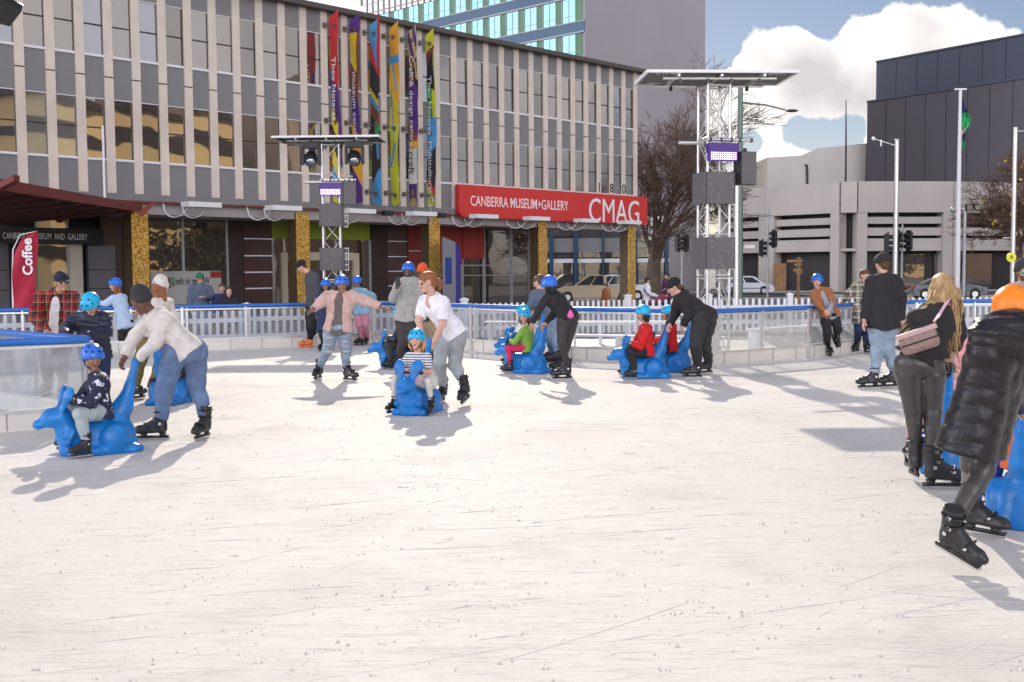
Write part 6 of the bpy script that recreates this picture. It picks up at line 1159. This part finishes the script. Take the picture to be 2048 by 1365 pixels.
pperson('person in a black cap and black tracksuit pushing two red hooded children', 16.8, dict(hd=(1347, 575, -.02), sl=(1354, 595, .15), sr=(1370, 597, -.15), el=(1350, 628, .2), er=(1377, 632, -.1), wl=(1339, 650, .05), wr=(1366, 652, -.02), hl=(1402, 634, -.1), hr=(1418, 632, .1), kl=(1392, 688, -.1), kr=(1409, 686, .1)), 1.76, ('g', 1385, 757, -86), ('g', 1408, 748, -72), skin='pale', top=(F_black, .034, .05, .98, 'hood'), bot=(F_blend, .034), head=(-84, -30, 0), gear=('cap', C_black), hair=('brown', 'bun'), fat=1.08, curl=1.2)
pperson('boy in a rust jacket, check shirt and blue helmet leaning back on the barrier', 20.6, dict(hd=(1634, 564, -.05), sl=(1625, 585), sr=(1656, 580), el=(1636, 609, -.15), er=(1665, 606, -.1), wl=(1650, 622, -.25), wr=(1657, 621, -.25), hl=(1651, 630), hr=(1668, 628), kl=(1654, 663, -.1), kr=(1674, 655, -.05)), 1.62, ('g', 1657, 713, 5), ('a', 1667, 684, .4, 20, -50, 0), skin='pale', top=(F_check, .012, .08, 1., 'vest'), over=(F_rust, .03, .06, 1., 'open'), bot=(F_black, .024), head=(-8, -6, -8), hs=.97, gear=('helmet', 'blue'), hair=('brown', ''), face='flat')
pperson('laughing woman in a cream and black plaid coat holding the back barrier', 21.6, dict(hd=(1730, 553, -.05), sl=(1712, 571), sr=(1741, 571), el=(1698, 589), er=(1746, 592), wl=(1686, 601, .1), wr=(1740, 612), hl=(1718, 622), hr=(1735, 622), kl=(1718, 658), kr=(1736, 658)), 1.72, ('g', 1711, 705, -35), ('g', 1736, 707, 15), skin='pale', top=(F_black, .012, .06, 1.), over=(F_plaidb, .042, .24, 1., 'open'), bot=(F_navyc, .03), head=(18, -8, 0), hair=('brown', ''), face='smile')
pperson('man in a black jacket, flat cap and jeans with his back turned', 15.3, dict(hd=(1764, 528), sl=(1744, 560), sr=(1790, 558), el=(1736, 604, .02), er=(1801, 600), wl=(1729, 640, -.05), wr=(1800, 642, -.02), hl=(1754, 640), hr=(1779, 640), kl=(1754, 698), kr=(1775, 696)), 1.84, ('g', 1738, 778, -84), ('g', 1779, 776, -78), skin='pale', top=(F_black, .045, .12, 1., 'coat'), bot=(F_denl, .026), head=(-165, -4, 0), gear=('flatcap', C_dark), hair=('brown', ''), fat=1.06, curl=.5)
# blonde skater
bl = pperson('long haired blonde woman in black leggings seen from behind at the right', 8.5, dict(hd=(1884, 585, .12), sl=(1838, 628, -.02), sr=(1908, 622, .02), el=(1812, 676, .12), er=(1917, 668, .05), wl=(1828, 716, .45), wr=(1897, 722, .30), hl=(1816, 728), hr=(1862, 728), kl=(1826, 818), kr=(1865, 826), pr=(0, .3, -1.)), 1.66, ('a', 1828, 956, .05, 172, -4, 0), ('g', 1886, 979, 84), skin='pale', top=(F_black, .022, -.05, .72), bot=(F_blackp, .003), head=(172, -25, 0), hair=('blond', 'long'), fat=1.2, curl=.5, female=True, gloves=F_black, skate_s=1.)
hd = Vector(WP(1884, 585, 8.62)); rr = random.Random(5); mb = MB()
for k in range(260):      # loose locks falling to both sides
    sdn = -1 if k % 4 < 3 else 1; a = rr.random(); x0 = hd.x + rr.uniform(-.10, .10); p0 = Vector((x0, hd.y - .09 + .04 * abs(x0 - hd.x) * 8, hd.z + .07 - .5 * abs(x0 - hd.x)))
    tx = hd.x + (-.36 + .20 * rr.random() if sdn < 0 else -.02 + .12 * rr.random()); tz = hd.z - (.20 + .28 * rr.random() if sdn < 0 else .2 + .40 * rr.random()); pts = []
    for j in range(9): t = j / 8; pts.append(Vector((p0.x + (tx - p0.x) * t ** 1.25 + .012 * math.sin(9 * t + k), p0.y - .07 * math.sin(math.pi * min(1, t * 1.2)) - .045 * t - .02 * rr.random(), p0.z + (tz - p0.z) * t)))
    mb.tube(pts, [.009, .010, .010, .009, .008, .007, .005, .003, .001], 4)
lo = mb.build('hair_locks', HAIR['blond'], bl)
c = WP(1838, 681, 8.28); e = empty('shoulder_bag', c, 'small brown and pink shoulder bag on the hip of the blonde skater', 'bag'); ca = R(0); a = Vector((.93, -.15, .33)).normalized(); n = Vector((a.y, -a.x, 0)).normalized(); u = n.cross(a) * -1; u = u if u.z > 0 else -u
Pm, Fm = sdf_build([pr(c + a * s_ * .10 + u * t_, c + a * -s_ * .10 + u * t_, .038 + .0) for s_ in (1,) for t_ in (-.045, -.02, .01, .045)], .007, .02); np_obj('bag_body', Pm, Fm, mat('bag_canvas', (.30, .19, .16), .5, var=.3, vs=40), e)
mb = MB(); mb.ob(c - a * .145 + u * .052 - n * .043, a * .29, n * .09, u * .03); mb.build('flap', mat('bag_pink_leather', (.50, .33, .32), .35), e); mb = MB(); mb.tube([c - a * .14 - u * .005 + n * .042, c + a * .14 - u * .005 + n * .042], .006, 5); mb.build('zip', M_black, e)
mb = MB(); P0, P1, P2 = c + a * .13 + u * .07, WP(1872, 640, 8.24), WP(1897, 600, 8.36); ww = Vector((.022, 0, .016)); 
for A, B in ((P0, P1), (P1, P2)):
    w = ww if A is not P0 else ww * .35; mb.ob(A - w, B - A, w * 2, Vector((0, .006, 0)), 0 if A is not P0 else 1)
mb.build('strap', [mat('pink_strap', (.70, .42, .50), .6), mat('brass', (.6, .4, .12), .3, .8)], e)
# puffer skater
pf = pperson('woman in a long black puffer coat and orange helmet pushing off at the right edge', 6.15, dict(hd=(2027, 628, .15), sl=(1972, 690, -.14), sr=(2046, 680, .14), el=(2016, 762, .02), er=(2074, 762, .20), wl=(2040, 812, .42), wr=(2058, 818, .62), hl=(1952, 832, -.09), hr=(1974, 830, .10), kl=(1944, 930, .12), kr=(1966, 940, .0)), 1.66, ('g', 1966, 1072, 40), ('a', 1912, 1118, -.10, 38, -20, 14), skin='tan', top=(F_bpuff, .040, .21, 1., 'longpuffer'), bot=(F_blackp, .003), head=(142, -22, 0), gear=('helmet', 'orange'), hair=('black', 'bun'), fat=1.04, curl=.9, sk=.9, h=.008)
Pm, Fm = sdf_build([pr(WP(1968, 672, 6.0), WP(2040, 660, 6.05), .085, .09), pr(WP(1975, 655, 6.1), WP(2030, 645, 6.15), .075, .08), pr(WP(1985, 700, 6.0), WP(2040, 690, 6.02), .06)], .009, .05, puff=(.012, .07)); np_obj('hood', Pm, Fm, F_bpuff, pf)
# right edge man, pink adult
pperson('man in a dark beanie and mirrored green sunglasses at the right edge', 14.0, dict(hd=(2047, 545), sl=(2022, 576), sr=(2072, 576), el=(2014, 620), er=(2080, 620), wl=(2024, 655), wr=(2076, 655), hl=(2034, 662), hr=(2062, 662), kl=(2034, 728), kr=(2062, 728)), 1.8, ('g', 2034, 800, -10), ('g', 2064, 800, 10), skin='tan', top=(F_sand, .04, .1, 1., 'hood'), bot=(F_char, .02), head=(-5, -5, 0), gear=('beanie', C_char), shades=mat('green_lens', (.02, .35, .15), .05, .6), beard=HAIR['brown'])
pperson('person in a pink fleece crouching beyond the blonde skater', 10.6, dict(hd=(1872, 640), sl=(1893, 665), sr=(1924, 668), el=(1900, 700, -.1), er=(1932, 706), wl=(1905, 735, -.2), wr=(1920, 742, -.2), hl=(1882, 735), hr=(1902, 735), kl=(1885, 790), kr=(1904, 790)), 1.45, ('g', 1876, 868, 170), ('g', 1898, 868, 150), skin='pale', top=(F_plaidc, .04, .08, 1., 'hood'), bot=(F_char, .02), head=(150, -10, 0), hair=('blond', 'bob'))
# --- people outside the rink
def stand(label, x, ytop, D, H, yaw, top, bot, skin='pale', spread=12, arms=None, **kw):
    t = WP(x, ytop, D); z1 = t.z; k = H / 1.75; sgn = R(yaw); sx = Vector((math.cos(sgn), math.sin(sgn), 0)); fx = Vector((math.sin(sgn), -math.cos(sgn), 0)); b = Vector((t.x, t.y, z1 - H))
    q = lambda a, f, z: b + sx * a * k + fx * f * k + UZ * z * k
    J = dict(hd=q(0, .02, 1.62), sl=q(-.19, 0, 1.42), sr=q(.19, 0, 1.42), el=q(-.25, -.02, 1.14), er=q(.25, -.02, 1.14), wl=q(-.24, .10, .90), wr=q(.24, .10, .90), hl=q(-.09, 0, .93), hr=q(.09, 0, .93), kl=q(-.10, .03, .50), kr=q(.10, .03, .50), al=q(-.11, 0, .10), ar=q(.11, 0, .10))
    if arms == 'phone': J['wr'] = q(.05, .30, 1.18); J['er'] = q(.27, .05, 1.15)
    if arms == 'push': J['wr'] = q(.15, .42, 1.0); J['wl'] = q(-.15, .42, 1.0)
    p = person(label, J, H, skin=skin, top=top, bot=bot, **kw); mb = MB()
    for s_ in (-.11, .11): a = q(s_, -.05, .05); mb.tube([a, q(s_, .16, .04)], [.05 * k, .045 * k], 8)
    mb.build('shoes', M_black, p); return p
stand('man in a green cap and blue-grey hoodie watching from outside the left barrier', 400, 547, 27.5, 1.76, 20, (F_teal, .04, .08, 1., 'hood'), (F_denim, .02), gear=('cap', C_green), hair=('brown', ''), shades=M_shades, head=(35, -8, 0), arms='phone')
stand('boy in a dark jumper watching beside the man in the green cap', 444, 569, 27.5, 1.48, 10, (F_navyc, .03, .06, 1.), (F_char, .02), hair=('brown', ''), head=(10, 0, 0))
stand('child in a black hooded top watching, rightmost outside the left barrier', 459, 578, 27.0, 1.36, 0, (F_black, .04, .08, 1., 'hood'), (F_black, .02), gear=('hood', F_black), hair=('black', ''), head=(0, 0, 0))
stand('pedestrian in a white jacket pushing a pram beyond the picket fence', 1294, 556, 44, 1.72, 95, (F_white, .05, .1, 1., 'coat'), (F_navyc, .02), hair=('black', ''), head=(95, -10, 0), arms='push')
stand('pedestrian in a purple coat walking beyond the picket fence', 1334, 546, 45, 1.75, -70, (F_purple, .05, .25, 1., 'coat'), (F_black, .02), hair=('black', ''), head=(-70, -10, 0))
stand('pedestrian in a red top walking by the parked utility vehicle', 1212, 568, 50, 1.5, -60, (F_rust, .05, .1, 1., 'coat'), (F_orange, .02), hair=('brown', ''), head=(-60, -10, 0))
e = empty('pram', WP(1313, 600, 43.5), 'small dark pram with a pink hood beyond the fence', 'pram'); c = e.location.copy(); c.z = -.12
Pm, Fm = sdf_build([pr(c + Vector((-.15, 0, .5)), c + Vector((.15, 0, .55)), .13, .15), pr(c + Vector((.2, 0, .68)), c + Vector((.22, 0, .7)), .14)], .03, .05); np_obj('seat', Pm, Fm, fab('dusky_pink', (.22, .05, .08)), e)
mb = MB()
for x in (-.3, .3):
    for y in (-.25, .25): mb.tube([c + Vector((x, y, .12)), c + Vector((x, y + .04, .12))], .12, 12)
mb.tube([c + Vector((-.3, 0, .12)), c + Vector((.3, 0, .7))], .02, 5); mb.tube([c + Vector((.3, 0, .12)), c + Vector((-.5, 0, 1.))], .02, 5); mb.build('frame', M_black, e)
